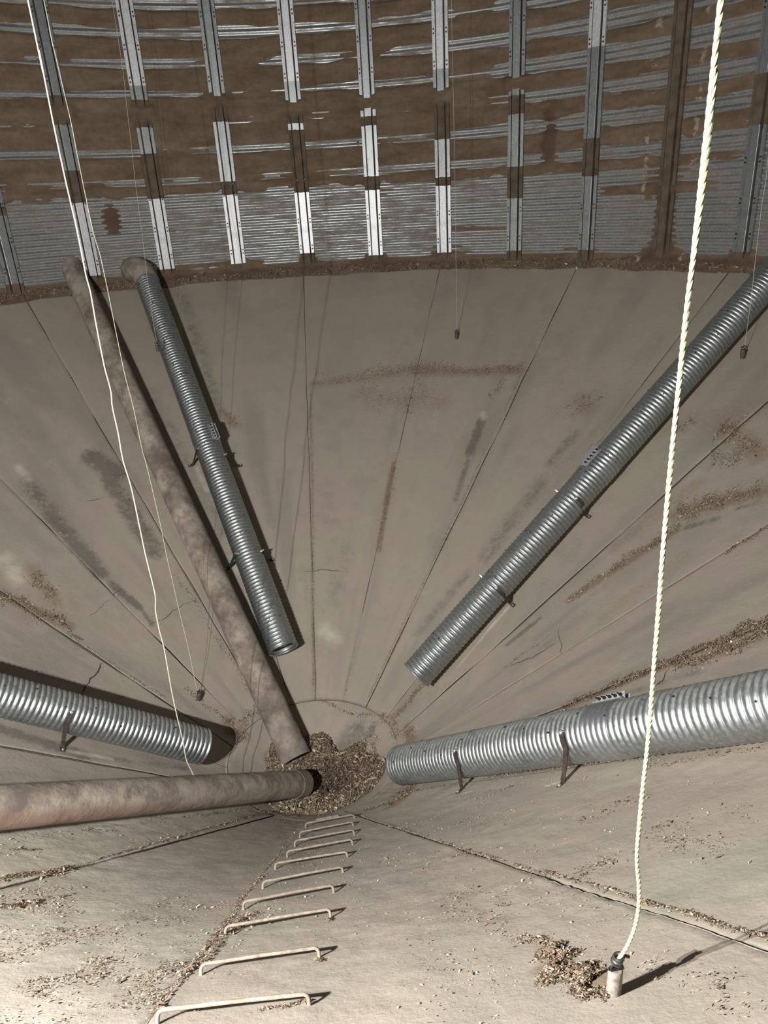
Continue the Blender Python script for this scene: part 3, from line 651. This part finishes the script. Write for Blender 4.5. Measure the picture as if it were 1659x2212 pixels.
GROUPS = [
 ('chaff_streak', [0, 1, 2, 3], 'long tan chaff streak slanting down the slab behind the thick hanging rope'),
 ('chaff_streak', [4], 'short thin chaff streak at the right edge of the view, above the near right duct'),
 ('chaff_drift', [5, 6, 7, 8, 9, 10], 'dark brown chaff drift along the slab just above the near right duct'),
 ('chaff_scatter', [11, 12, 13, 14], 'loose chaff scattered on the slabs below the far right duct'),
 ('chaff_drift', [15, 16, 17, 18, 19, 20], 'ragged ledge of chaff across the middle of the far slope'),
 ('chaff_patch', [21], 'small round chaff patch right of the upper left duct'),
 ('chaff_line', [22], 'thick brown chaff line in a joint down the centre of the far slope'),
 ('chaff_line', [23], 'fine straight chaff line in the joint right of the left duct'),
 ('chaff_line', [24, 25, 26], 'fine chaff line along the slab joint left of the far right duct'),
 ('chaff_scatter', [28], 'chaff wedge running from the open end of the far right duct towards the pit'),
 ('chaff_line', [27, 29], 'thin chaff lines beside the far right duct'),
 ('chaff_drift', [30, 31, 32, 33], 'chunky chaff drift on the left slope above the near left duct'),
 ('chaff_line', [34, 35, 36, 37, 42], 'chaff line in the joint left of the long dust-coated pipe'),
 ('chaff_line', [38, 39, 40], 'thin chaff line in the left slope joint that runs to the small dark weight'),
 ('chaff_patch', [41], 'chaff patch past the open end of the near left duct'),
 ('chaff_scatter', [43, 44, 45], 'chaff caught along the ring joint on the far side of the pit'),
 ('chaff_patch', [46, 47], 'tan chaff patch between the pit and the open end of the near right duct'),
 ('chaff_patch', [48, 49, 50], 'chaff crumbs spread round the rim of the pit heap'),
 ('chaff_drift', [51, 54, 58], 'dark chunky chaff drift at the left edge below the near dusty pipe'),
 ('chaff_line', [52, 53, 57], 'chaff line in the slab joint below the near dusty pipe'),
 ('chaff_scatter', [55, 56], 'few loose crumbs just under the near dusty pipe'),
 ('chaff_line', [59, 60, 61, 62, 63, 71], 'chaff packed along the joint left of the step rungs'),
 ('chaff_crumbs', [64, 65, 66, 67], 'small chaff crumbs gathered at the feet of the nearest rungs'),
 ('chaff_scatter', [68, 69, 70, 72], 'crusty crumbs over the slab in the lower left corner'),
 ('chaff_line', [73, 74, 75, 76], 'chaff line in the joint right of the step rungs'),
 ('chaff_pile', [77, 78, 79, 80], 'pile of tan chaff beside the pale weight on the thick rope'),
 ('chaff_scatter', [81, 82, 83, 87, 88, 89], 'sparse crumbs on the ladder slab around the chaff pile'),
 ('chaff_scatter', [84, 85, 86], 'sparse crumbs on the slab below the near right duct'),
 ('chaff_line', [90, 91, 92, 93, 94], 'chaff line under the lower edge of the near right duct'),
]
for nm, ids, lab in GROUPS:
    parts = []
    for i in ids:
        c = CHAFF[i]
        parts.append(stroke(*c, heap=0.014 if nm in ('chaff_pile',) else (0.012 if nm == 'chaff_drift' else 0.004)))
    chaff_obj(nm, parts, lab)

# fine pale crumbs left on the near slabs
PALE = np.array([0.35, 0.16, 0.06, 0.03, 0.03, 0.35, 0.02])
def crumbs(t0, t1, r0, r1, n, size, seed, label):
    t = rng.uniform(t0, t1, n * 5); r = np.sqrt(rng.uniform(r0 ** 2, r1 ** 2, n * 5))
    x, y = r * np.sin(t * D2R), r * np.cos(t * D2R)
    k = np.clip(fbm(x * 2.1, y * 2.1, seed, 3) * 1.6 + 0.3, 0.03, 1) * np.clip(fbm(x * 9, y * 9, seed + 7, 2) * 2 + 0.5, 0.05, 1)
    ok = rng.uniform(0, 1, n * 5) < k
    t, r = t[ok][:n], r[ok][:n]
    P = cone(t, r) + cone_n(t) * (0.003 + LIFTAT(t)[:, None])
    chaff_obj('chaff_crumbs', [flakes(P, cone_n(t), size, PALE, (0.3, 0.7))], label)
crumbs(189, 209.5, 2.6, 5.0, 7000, 0.0075, 501, 'pale crusty crumbs covering the slab left of the step rungs, lower left corner')
crumbs(211, 228, 1.6, 4.6, 1800, 0.0085, 521, 'pale crumbs on the slab between the near dusty pipe and the lower left slab joint')
crumbs(166.5, 187.5, 1.6, 5.0, 2400, 0.007, 541, 'fine pale crumbs on the ladder slab around the step rungs')
crumbs(146, 165, 1.8, 4.9, 2200, 0.007, 561, 'fine pale crumbs on the slab right of the ladder slab joint')

# the heap in the pit: a dished bed of dusty chaff with loose straws on it
def build_heap():
    na, nr = 120, 40
    th = np.linspace(0, 360, na + 1); u = np.linspace(0, 1, nr)
    TH, UU = np.meshgrid(th, u, indexing='ij')
    a = TH * D2R
    edge = 0.50 + 0.085 * fbm(np.cos(a) * 2.2 + 7, np.sin(a) * 2.2, 201, 3)
    for c, w, dv in ((112, 28, 0.15), (152, 25, 0.10), (42, 17, -0.12), (64, 8, 0.12), (-125, 30, 0.07), (-35, 20, 0.04), (9, 18, 0.05)):
        dd = (TH - c + 180) % 360 - 180
        edge = edge + dv * np.exp(-(dd / w) ** 2)
    RH = 0.02 + (edge - 0.02) * UU
    x, y = RH * np.sin(a), RH * np.cos(a)
    zc = -(R - RH) * T
    bowl = -3.965 + 0.16 * (RH / 0.55) ** 2 + 0.02 * fbm(x * 7, y * 7, 211, 4)
    bowl = bowl - 0.05 * np.exp(-((x - 0.13) ** 2 + (y + 0.13) ** 2) / 0.03)
    z = np.maximum(bowl, zc + 0.018) * (1 - UU ** 6) + (zc + 0.002) * UU ** 6
    z = z + 0.008 * fbm(x * 30, y * 30, 221, 2) * (1 - UU ** 4)
    V = np.stack([x, y, z], -1).reshape(-1, 3)
    heap = empty('chaff_heap', (0, 0, -3.99))
    tag(heap, 'heap of straw-coloured chaff with a dark centre at the bottom of the pit', 'chaff')
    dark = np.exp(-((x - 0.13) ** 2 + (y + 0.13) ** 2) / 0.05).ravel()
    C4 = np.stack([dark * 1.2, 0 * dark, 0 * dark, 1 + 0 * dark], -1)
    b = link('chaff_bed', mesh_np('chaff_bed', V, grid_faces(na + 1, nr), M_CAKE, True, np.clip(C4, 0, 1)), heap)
    tag(b, kind='stuff')
    n = 13000
    ti = rng.uniform(-180, 180, n); uu = np.sqrt(rng.uniform(0, 1, n))
    ei = np.interp(np.mod(ti, 360), th, edge[:, 0]); rh = 0.02 + (ei - 0.02) * uu * 1.02
    px, py = rh * np.sin(ti * D2R), rh * np.cos(ti * D2R)
    # height of the bed by nearest grid vertex
    ia = np.clip((np.mod(ti, 360) / 360 * na).round().astype(int), 0, na); iu = np.clip((uu * (nr - 1)).round().astype(int), 0, nr - 1)
    pz = z[ia, iu] + rng.uniform(0.002, 0.022, n)
    P = np.stack([px, py, pz], -1)
    nn = np.tile(np.array([[0, 0, 1.0]]), (n, 1)) + rng.normal(0, 0.25, (n, 3)); nn /= np.linalg.norm(nn, axis=1)[:, None]
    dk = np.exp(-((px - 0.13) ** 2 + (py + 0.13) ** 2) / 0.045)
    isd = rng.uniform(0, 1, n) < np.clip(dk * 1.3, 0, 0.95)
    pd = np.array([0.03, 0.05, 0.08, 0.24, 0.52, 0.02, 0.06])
    V1 = flakes(P[~isd], nn[~isd], 0.024, np.array([0.22, 0.24, 0.20, 0.12, 0.06, 0.08, 0.08]), (0.12, 0.38))
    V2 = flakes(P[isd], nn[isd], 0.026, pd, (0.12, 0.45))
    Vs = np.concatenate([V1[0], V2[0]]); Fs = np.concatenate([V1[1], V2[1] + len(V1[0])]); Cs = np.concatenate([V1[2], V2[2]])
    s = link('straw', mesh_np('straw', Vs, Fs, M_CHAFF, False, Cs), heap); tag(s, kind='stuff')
build_heap()

# chaff ledge where the wall meets the hopper
def build_ledge():
    th = np.arange(-60, 90, 0.09); u = np.linspace(0, 1, 9)
    TH, UU = np.meshgrid(th, u, indexing='ij')
    U = TH * D2R * R
    wdt = 0.115 + 0.03 * fbm(U * 2.5, 0 * U, 231, 4); hgt = 0.045 + 0.016 * fbm(U * 4, 0 * U, 241, 4)
    rho = R - 0.004 - (1 - UU) * wdt
    zc = -(R - rho) * T
    z = zc + 0.004 + hgt * np.sin(np.clip(UU, 0, 1) * math.pi * 0.5) ** 0.8 * (0.4 + 0.6 * UU) + 0.008 * fbm(U * 22, UU * 3, 251, 3)
    V = np.stack([rho * np.sin(TH * D2R), rho * np.cos(TH * D2R), z], -1).reshape(-1, 3)
    led = empty('chaff_ledge', (0, R - 0.05, 0))
    tag(led, 'long curved ledge of brown chaff along the foot of the corrugated wall', 'chaff')
    C4 = np.stack([0.15 + 0 * z.ravel(), 0 * z.ravel(), 0 * z.ravel(), 1 + 0 * z.ravel()], -1)
    b = link('dust_bank', mesh_np('dust_bank', V, grid_faces(len(th), len(u))[:, ::-1], M_CAKE, True, C4), led); tag(b, kind='stuff')
    n = 7000
    t = rng.uniform(-60, 88, n); uu = rng.uniform(0, 1, n) ** 0.8
    i = np.clip(((t + 60) / 0.09).astype(int), 0, len(th) - 1); j = np.clip((uu * 8).round().astype(int), 0, 8)
    P = V.reshape(len(th), 9, 3)[i, j] + np.array([0, 0, 0.006])
    nn = cone_n(t) + rng.normal(0, 0.3, (n, 3)); nn /= np.linalg.norm(nn, axis=1)[:, None]
    v, f, c = flakes(P, nn, 0.028, np.array([0.10, 0.22, 0.26, 0.17, 0.10, 0.03, 0.12]))
    s = link('straw', mesh_np('straw', v, f, M_CHAFF, False, c), led); tag(s, kind='stuff')
build_ledge()

# ------------------------------------------------------------ ducts
def frame(A, B):
    """axis direction, sideways (along the slope) and outward normal near the middle"""
    d = (B - A) / np.linalg.norm(B - A)
    M = (A + B) / 2
    n = cone_n(np.arctan2(M[0], M[1]) / D2R)
    n = n - d * (n @ d); n /= np.linalg.norm(n)
    return d, np.cross(d, n), n

def ring_surface(A, d, s, n, prof, seg):
    """surface of revolution round the axis; prof = list of (distance, radius)"""
    prof = np.asarray(prof); k = np.arange(seg) * 2 * math.pi / seg
    ring = np.cos(k)[:, None] * s + np.sin(k)[:, None] * n
    V = A + prof[:, 0, None, None] * d + prof[:, 1, None, None] * ring[None]
    i = np.arange(len(prof) - 1)[:, None]; j = np.arange(seg)[None]
    jn = (j + 1) % seg
    F = np.stack([i * seg + j, i * seg + jn, (i + 1) * seg + jn, (i + 1) * seg + j], -1).reshape(-1, 4)
    return V.reshape(-1, 3), F

def corr(x0, x1, r, pitch=0.0405, amp=0.0052, k=10):
    x = np.arange(x0, x1, pitch / k)
    return np.stack([x, r + amp * (2 * np.abs(np.cos(math.pi * x / pitch)) ** 0.75 - 1)], -1)

def duct(name, key, label, band_rho, band_phi, feet, lead=0.0, r=0.146, lean=0.0):
    a = AXES[key]; A = np.array(a[:3]); B = np.array(a[3:])
    d, s, n = frame(A, B)
    A = A - d * lead
    L = np.linalg.norm(B - A)
    root = empty(name, tuple(B))
    tag(root, label, 'duct', 'corrugated aeration ducts on the hopper slope')
    outer = corr(0, L, r)
    inner = outer[::-1].copy(); inner[:, 1] -= 0.006
    rim = np.array([[L, r + 0.006], [L + 0.006, r + 0.007], [L + 0.007, r + 0.001], [L, r - 0.001]])
    V, F = ring_surface(A, d, s, n, np.concatenate([outer, rim, inner[:int(1.2 / 0.0405 * 10)]]), 56)
    link('duct_tube', mesh_np('duct_tube', V, F, M_DUCT), root)
    # coupling bands with bolted angle lugs
    for rho_b, phi in zip(band_rho, band_phi):
        q = np.hypot(A[0] + d[0] * np.linspace(0, L, 400), A[1] + d[1] * np.linspace(0, L, 400))
        xb = np.linspace(0, L, 400)[np.argmin(np.abs(q - rho_b))]
        pit = 0.0405; x0 = round((xb - 0.1) / pit) * pit; x1 = x0 + 5 * pit
        pr = corr(x0 + pit / 2, x1 + pit / 2, r + 0.004)
        pr = np.concatenate([[[pr[0, 0], r - 0.01]], pr, [[pr[-1, 0], r - 0.01]]])
        V, F = ring_surface(A, d, s, n, pr, 56)
        band = link('coupling_band', mesh_np('coupling_band', V, F, M_BAND), root)
        band['label'] = 'bright new zinc coupling band'
        e = math.cos(phi) * s + math.sin(phi) * n; f = -math.sin(phi) * s + math.cos(phi) * n
        m = MB()
        for sg in (-1, 1):
            c0 = A + d * ((x0 + x1 + pit) / 2) + f * sg * 0.020
            m.box(c0 + e * (r + 0.028), d * 0.105, e * 0.026, f * 0.0025)
            m.box(c0 + e * (r + 0.008) + f * sg * 0.018, d * 0.105, e * 0.0025, f * 0.018)
        for i in range(5):
            c1 = A + d * (x0 + (i + 1) * pit) + e * (r + 0.034)
            mb = MB()
            mb.tube([c1 + f * q_ for q_ in (-0.045, -0.035, -0.0349, -0.025, -0.0249, 0.025, 0.0251, 0.035, 0.0351, 0.055)],
                    [0.0045, 0.0045, 0.010, 0.010, 0.0045, 0.0045, 0.010, 0.010, 0.0045, 0.0045], 6)
            mb.build('clamp_bolt', M_WIRE, band, False)
        m.build('clamp_lug', M_LUG, band, False)
    # leg brackets: a bent angle bar from the tube side to the slab
    for (tf, rf) in feet:
        ft = cone(tf, rf, 0.004)
        x = (ft - A) @ d
        c = A + d * (x - lean)
        sd = 1.0 if (ft - c) @ s > 0 else -1.0
        # a bent bar: from the bolt it hugs the tube down to the side, then drops to the slab
        nf = cone_n(tf); rt = r + 0.012
        arc = [c + (math.cos(q) * s * sd + math.sin(q) * n) * rt for q in np.linspace(0.62, 0.06, 7)]
        ph = 0.62; top = arc[0]
        out = s * sd - nf * ((s * sd) @ nf); out /= np.linalg.norm(out)
        dr = d * lean
        low = ft + nf * 0.004
        path = [p + dr * 0 for p in arc] + [arc[-1] * 0.5 + low * 0.5, low + nf * 0.012, low + out * 0.012, low + out * 0.055]
        wv = d * 0.017
        m = MB(); V = []; P_ = np.array(path); tg = np.gradient(P_, axis=0)
        for p, t_ in zip(P_, tg):
            nn_ = np.cross(t_, d); nn_ /= np.linalg.norm(nn_); nn_ = nn_ * 0.003
            V += [p - wv - nn_, p + wv - nn_, p + wv + nn_, p - wv + nn_]
        k_ = len(P_)
        m.add(V, [(4 * i + a_, 4 * i + (a_ + 1) % 4, 4 * i + 4 + (a_ + 1) % 4, 4 * i + 4 + a_) for i in range(k_ - 1) for a_ in range(4)] + [(0, 1, 2, 3), (4 * k_ - 1, 4 * k_ - 2, 4 * k_ - 3, 4 * k_ - 4)])
        br = m.build('bracket', M_BRACKET, root, False)
        br['label'] = 'dark rusty leg bracket'
        e = math.cos(ph) * s * sd + math.sin(ph) * n
        m = MB(); m.tube([top - e * 0.025, top + e * 0.008, top + e * 0.010, top + e * 0.026], [0.013, 0.013, 0.007, 0.007], 6)
        m.build('bolt', M_BOLT, br, False)
        m = MB(); m.tube([ft + out * 0.04, ft + out * 0.04 + nf * 0.018], 0.010, 6)
        m.build('bolt', M_BOLT, br, False)
    # a scatter of small drain holes and screw heads down the tube
    m = MB()
    for i in range(26):
        x = L * (i + 0.5) / 26; ph = 0.55 + 0.9 * ((i * 37) % 11) / 11
        for sg in (1, -1):
            e = sg * math.cos(ph) * s + math.sin(ph) * n
            c = A + d * x + e * (r + 0.004 + 0.003 * ((i + sg) % 2))
            m.tube([c - e * 0.006, c + e * 0.003], 0.006, 6)
    sc = m.build('screw_heads', M_WIRE, root, False); sc['kind'] = 'stuff'
    return root, A, B, d, s, n

F2 = FEET
r2 = duct('corrugated_duct', '2', 'corrugated duct running from the wall down the left side, shadow on its right', [3.12], [2.2], F2['2'])
duct('corrugated_duct', '3', 'corrugated duct slanting up to the right edge, behind the thick rope', [3.1], [1.35], F2['3'] + [(68.2, 2.9), (67.0, 2.05)], lead=1.75)
duct('corrugated_duct', '4', 'thick-looking corrugated duct lying nearest, along the right side below the others', [2.85], [0.75], F2['4'], lead=2.6, lean=0.11)
duct('corrugated_duct', 'L', 'corrugated duct entering from the left edge with a wide black shadow above it', [], [], F2['L'], lead=4.2, lean=0.065)

# the stub that brings the left duct through the wall
def stub():
    root, A, B, d, s, n = r2
    W = A - d * 0.05
    wall_pt = np.array([-1.60, 5.23, 0.15])
    mid = W + (-d) * 0.12
    P = [wall_pt + np.array([-0.12, 0.36, 0.06]), wall_pt, (wall_pt + mid) / 2 + np.array([0, 0, 0.03]), mid, W + d * 0.08]
    Q = []
    for i in range(len(P) - 1):
        for t in np.linspace(0, 1, 6)[:-1]: Q.append(P[i] * (1 - t) + P[i + 1] * t)
    Q.append(P[-1])
    m = MB(); m.tube(Q, [0.158 if i < 6 else 0.155 for i in range(len(Q))], 32)
    o = m.build('wall_stub', M_PIPE, root); o['label'] = 'dust-brown smooth elbow stub at the wall'
    m = MB(); m.tube([W + d * 0.065, W + d * 0.085], 0.160, 32)
    m.build('stub_lip', M_BAND, root)
stub()

# ------------------------------------------------------------ smooth dust-coated pipes
def smooth_pipe(key, label, r, lead, rust_side, collar):
    a = AXES[key]; A = np.array(a[:3]); B = np.array(a[3:])
    d, s, n = frame(A, B); A = A - d * lead; L = np.linalg.norm(B - A)
    root = empty('dusty_pipe', tuple(B)); tag(root, label, 'pipe', 'smooth steel pipes leading into the pit')
    seg = 48; nx = int(L / 0.05)
    x = np.linspace(0, L - 0.1, nx)
    prof = np.stack([x, np.full(nx, r)], -1)
    V, F = ring_surface(A, d, s, n, np.concatenate([prof, [[L - 0.1, r - 0.008]], np.stack([x[::-1][:30], np.full(30, r - 0.008)], -1)]), seg)
    ph = np.arctan2((V - A) @ n, (V - A) @ s)
    xx = (V - A) @ d
    bump = 0.0025 * fbm(xx * 9, ph * 3, 301, 3)
    rad = V - A - xx[:, None] * d; rad /= np.linalg.norm(rad, axis=1)[:, None]
    V = V + rad * bump[:, None]
    R1 = np.clip(np.cos(ph - rust_side) * 1.3 - 0.35, 0, 1) * np.clip(1.3 - xx / L, 0.15, 1)
    G1 = np.clip(0.35 + 0.4 * fbm(xx * 1.2, ph * 0.8, 311, 3), 0, 1) * np.clip(xx / L * 1.6 - 0.5, 0, 1)
    C4 = np.stack([R1, G1, 0 * R1, 1 + 0 * R1], -1)
    link('pipe_tube', mesh_np('pipe_tube', V, F, M_PIPE, True, C4), root)
    # loose sleeve on the open end
    pr = [[L - 0.14, r + 0.001], [L - 0.14, r + 0.006], [L, r + 0.006], [L, r - 0.002], [L - 0.14, r - 0.002]]
    V, F = ring_surface(A, d, s, n, pr, seg)
    g = np.clip(0.5 + 0 * V[:, 0], 0, 1)
    me = mesh_np('end_sleeve', V, F, M_PIPE, False, np.stack([0 * g, g, 0 * g, 1 + 0 * g], -1))
    link('end_sleeve', me, root)
    return root
smooth_pipe('A', 'long smooth pipe coated in brown dust, from the wall at upper left to the pit', 0.138, 0.45, 3.0, True)
smooth_pipe('B', 'smooth dusty pipe lying nearest at the left edge, ending in the pit', 0.114, 3.8, -0.6, False)

# ------------------------------------------------------------ step rungs cast into the ladder slab
ORD = ['nearest the camera, cut by the bottom edge', 'second from the bottom, crumbs at its right foot', 'third from the bottom', 'fourth from the bottom', 'fifth from the bottom',
       'sixth from the bottom, midway down the slab', 'seventh from the bottom', 'eighth from the bottom, fourth from the pit', 'third from the pit', 'second from the pit', 'short last one at the pit edge']
for i, (t1, r1, t2, r2_) in enumerate(RUNGS):
    h = 0.032 if i < 10 else 0.014
    lift = LIFT[8]
    a0 = cone(t1, r1, -0.03); b0 = cone(t2, r2_, -0.03)
    n1 = cone_n(t1); n2 = cone_n(t2)
    a1 = cone(t1, r1, lift + h); b1 = cone(t2, r2_, lift + h)
    dr = (b1 - a1) / np.linalg.norm(b1 - a1); q = 0.014
    P = [a0, a1 - n1 * q, a1 - n1 * q * 0.35 + dr * q * 0.3, a1 + dr * q, a1 * 0.75 + b1 * 0.25, (a1 + b1) / 2 + n1 * 0.001, a1 * 0.25 + b1 * 0.75, b1 - dr * q, b1 - n2 * q * 0.35 - dr * q * 0.3, b1 - n2 * q, b0]
    m = MB(); m.tube(P, 0.0062, 10)
    o = m.build('step_rung', M_RUNG)
    tag(o, 'bent steel step rung in the concrete, ' + ORD[i], 'rung', 'step rungs down the ladder slab')

# ------------------------------------------------------------ cords, ropes and their weights
def smooth_path(P, k=6):
    P = np.asarray(P, float); out = []
    for i in range(len(P) - 1):
        p0 = P[max(i - 1, 0)]; p1 = P[i]; p2 = P[i + 1]; p3 = P[min(i + 2, len(P) - 1)]
        for t in np.arange(k) / k:
            out.append(0.5 * ((2 * p1) + (-p0 + p2) * t + (2 * p0 - 5 * p1 + 4 * p2 - p3) * t * t + (-p0 + 3 * p1 - 3 * p2 + p3) * t ** 3))
    out.append(P[-1]); return np.array(out)

def three_strand(P, r, pitch):
    """a laid rope: three strands twisted round the path"""
    seg = np.linalg.norm(np.diff(P, axis=0), axis=1); s = np.concatenate([[0], np.cumsum(seg)])
    n = int(s[-1] / (pitch / 9)); q = np.linspace(0, s[-1], n)
    C = np.stack([np.interp(q, s, P[:, i]) for i in range(3)], -1)
    t = np.gradient(C, axis=0); t /= np.linalg.norm(t, axis=1)[:, None]
    u = np.cross(t, np.array([0.3, 1.0, 0.1])); u /= np.linalg.norm(u, axis=1)[:, None]; w = np.cross(t, u)
    m = MB()
    for k in range(3):
        a = 2 * math.pi * (q / pitch + k / 3)
        m.tube(C + r * 0.42 * (np.cos(a)[:, None] * u + np.sin(a)[:, None] * w), r * 0.62, 7)
    return m

WN = [np.array(w) for w in WEIGHTS]
def up_extend(P, z=5.3):
    P = [np.array(p) for p in P]
    return [P[0] * np.array([1, 1, 0]) + np.array([0, 0, z])] + P

def weight(base, rad, hgt, tilt, mat, label, hooked):
    """small cylinder weight with a wire bail"""
    th = np.arctan2(base[0], base[1]) / D2R
    ax = np.array([0, 0, 1.0]) * (1 - tilt) + cone_n(th) * tilt
    ax /= np.linalg.norm(ax)
    root = empty('cord_weight', tuple(base)); tag(root, label, 'weight', 'weights on the hanging cords')
    u = np.cross(ax, (0, 1.0, 0.2)); u /= np.linalg.norm(u); w = np.cross(ax, u)
    b = np.array(base) + ax * 0.008
    pr = [[0.0, rad * 0.05], [0.0, rad * 0.9], [0.005, rad], [hgt * 0.45, rad * 1.04], [hgt - 0.006, rad * 0.98], [hgt, rad * 0.88], [hgt, rad * 0.05]]
    prof = []
    for p, q in zip(pr[:-1], pr[1:]):
        for t in np.linspace(0, 1, 5)[:-1]: prof.append([p[0] * (1 - t) + q[0] * t, p[1] * (1 - t) + q[1] * t])
    prof.append(pr[-1])
    V, F = ring_surface(b, ax, u, w, prof, 24)
    k = 0.0016 * fbm(V[:, 0] * 60, V[:, 2] * 60 + V[:, 1] * 40, 401, 3)
    V = V + k[:, None] * np.array([1, 0.6, 0])
    link('weight_body', mesh_np('weight_body', V, F, mat), root)
    top = b + ax * hgt
    m = MB(); sp = rad * 0.72
    arc = [top - ax * 0.006 + u * sp, top + ax * 0.006 + u * sp * 0.95, top + ax * 0.016 + u * sp * 0.5, top + ax * 0.021, top + ax * 0.016 - u * sp * 0.5, top + ax * 0.006 - u * sp * 0.95, top - ax * 0.006 - u * sp]
    m.tube(smooth_path(arc, 3), 0.0026 if rad < 0.022 else 0.0032, 6)
    bl = m.build('bail', M_WIRE, root); bl['label'] = 'black wire bail'
    if hooked:
        m = MB(); m.tube([top + u * rad * 0.9, top + u * rad * 0.9 + ax * 0.0035], rad * 0.25, 8)
        m.box(top + ax * 0.002 - u * rad * 0.1, u * rad * 0.95, w * rad * 0.35, ax * 0.003)
        m.build('cross_pin', M_WIRE, root, False)
    return top + ax * 0.021

t0 = weight(WN[0], 0.0175, 0.108, 0.0, M_WEIGHT, 'pale dust-caked cylinder weight standing on the near slab, tied to the thick rope', True)
t1 = WN[1]      # this cord runs on down behind the near pipe
t2 = weight(WN[2], 0.022, 0.075, 0.3, M_WEIGHT_D, 'small dark weight on the left slope above the end of the near left duct', False)
t3 = weight(WN[3], 0.022, 0.08, 0.3, M_WEIGHT_D, 'small dark weight high on the far slope, right of centre', False)
t4 = weight(WN[4], 0.022, 0.085, 0.2, M_WEIGHT_D, 'small dark weight at the right edge below the far right duct', False)
t5 = weight(WN[5], 0.018, 0.07, 0.3, M_WEIGHT_D, 'tiny dark weight tucked against the upper left duct', False)

P = up_extend(CORDS[0]); P.append(t0 + np.array([0, 0, 0.0]))
P = smooth_path(P, 7)
root = empty('thick_rope', tuple(t0)); tag(root, 'thick pale yellow-green laid rope hanging in front of everything on the right', 'rope')
o = link('rope_strands', three_strand(P, 0.0047, 0.046).mesh('rope_strands', M_ROPE), root)
m = MB()
for k in range(3):
    a = np.linspace(0, 2 * math.pi, 14); c = t0 + np.array([0.002 * k, 0, 0.004 + 0.007 * k])
    m.tube([c + 0.010 * np.array([math.cos(q), math.sin(q), 0.25 * math.sin(q + k)]) for q in a], 0.0045, 6)
m.tube([t0 + np.array([0.004, 0, 0.01]), t0 + np.array([0.022, 0.004, 0.012]), t0 + np.array([0.034, 0.006, 0.002])], 0.004, 6)
kn = m.build('rope_knot', M_WIRE, root); kn['label'] = 'dark taped knot at the weight'

def cord(idx, r, top, mat, label, k=6):
    P = up_extend(CORDS[idx]); P.append(np.array(top))
    root = empty('hanging_cord', tuple(top)); tag(root, label, 'cord', 'thin cords hanging into the hopper')
    m = MB(); m.tube(smooth_path(P, k), r, 6); m.build('cord_line', mat, root)
    if idx == 1: return
    m = MB(); q = np.array(top)
    m.tube([q + np.array([-0.022, 0, 0.008]), q + np.array([-0.008, 0.002, 0.002]), q + np.array([0, 0, 0.004]), q + np.array([0.009, -0.002, 0.012]), q + np.array([0.003, 0, 0.022])], 0.0055, 6)
    m.build('knot', M_WIRE, root)
cord(1, 0.0036, t1, M_CORD, 'bright cream cord at far left crossing the near left duct and pipe')
cord(2, 0.0024, t2, M_CORD, 'thinner cream cord at left that ends at the small dark weight on the left slope')
cord(3, 0.0024, t3, M_TWINE, 'fine grey cord hanging to the far slope right of centre')
cord(4, 0.0024, t4, M_TWINE, 'fine grey cord at the right edge in front of the far right duct')
cord(5, 0.0022, t5, M_TWINE, 'fine pale cord hanging beside the top of the upper left duct')
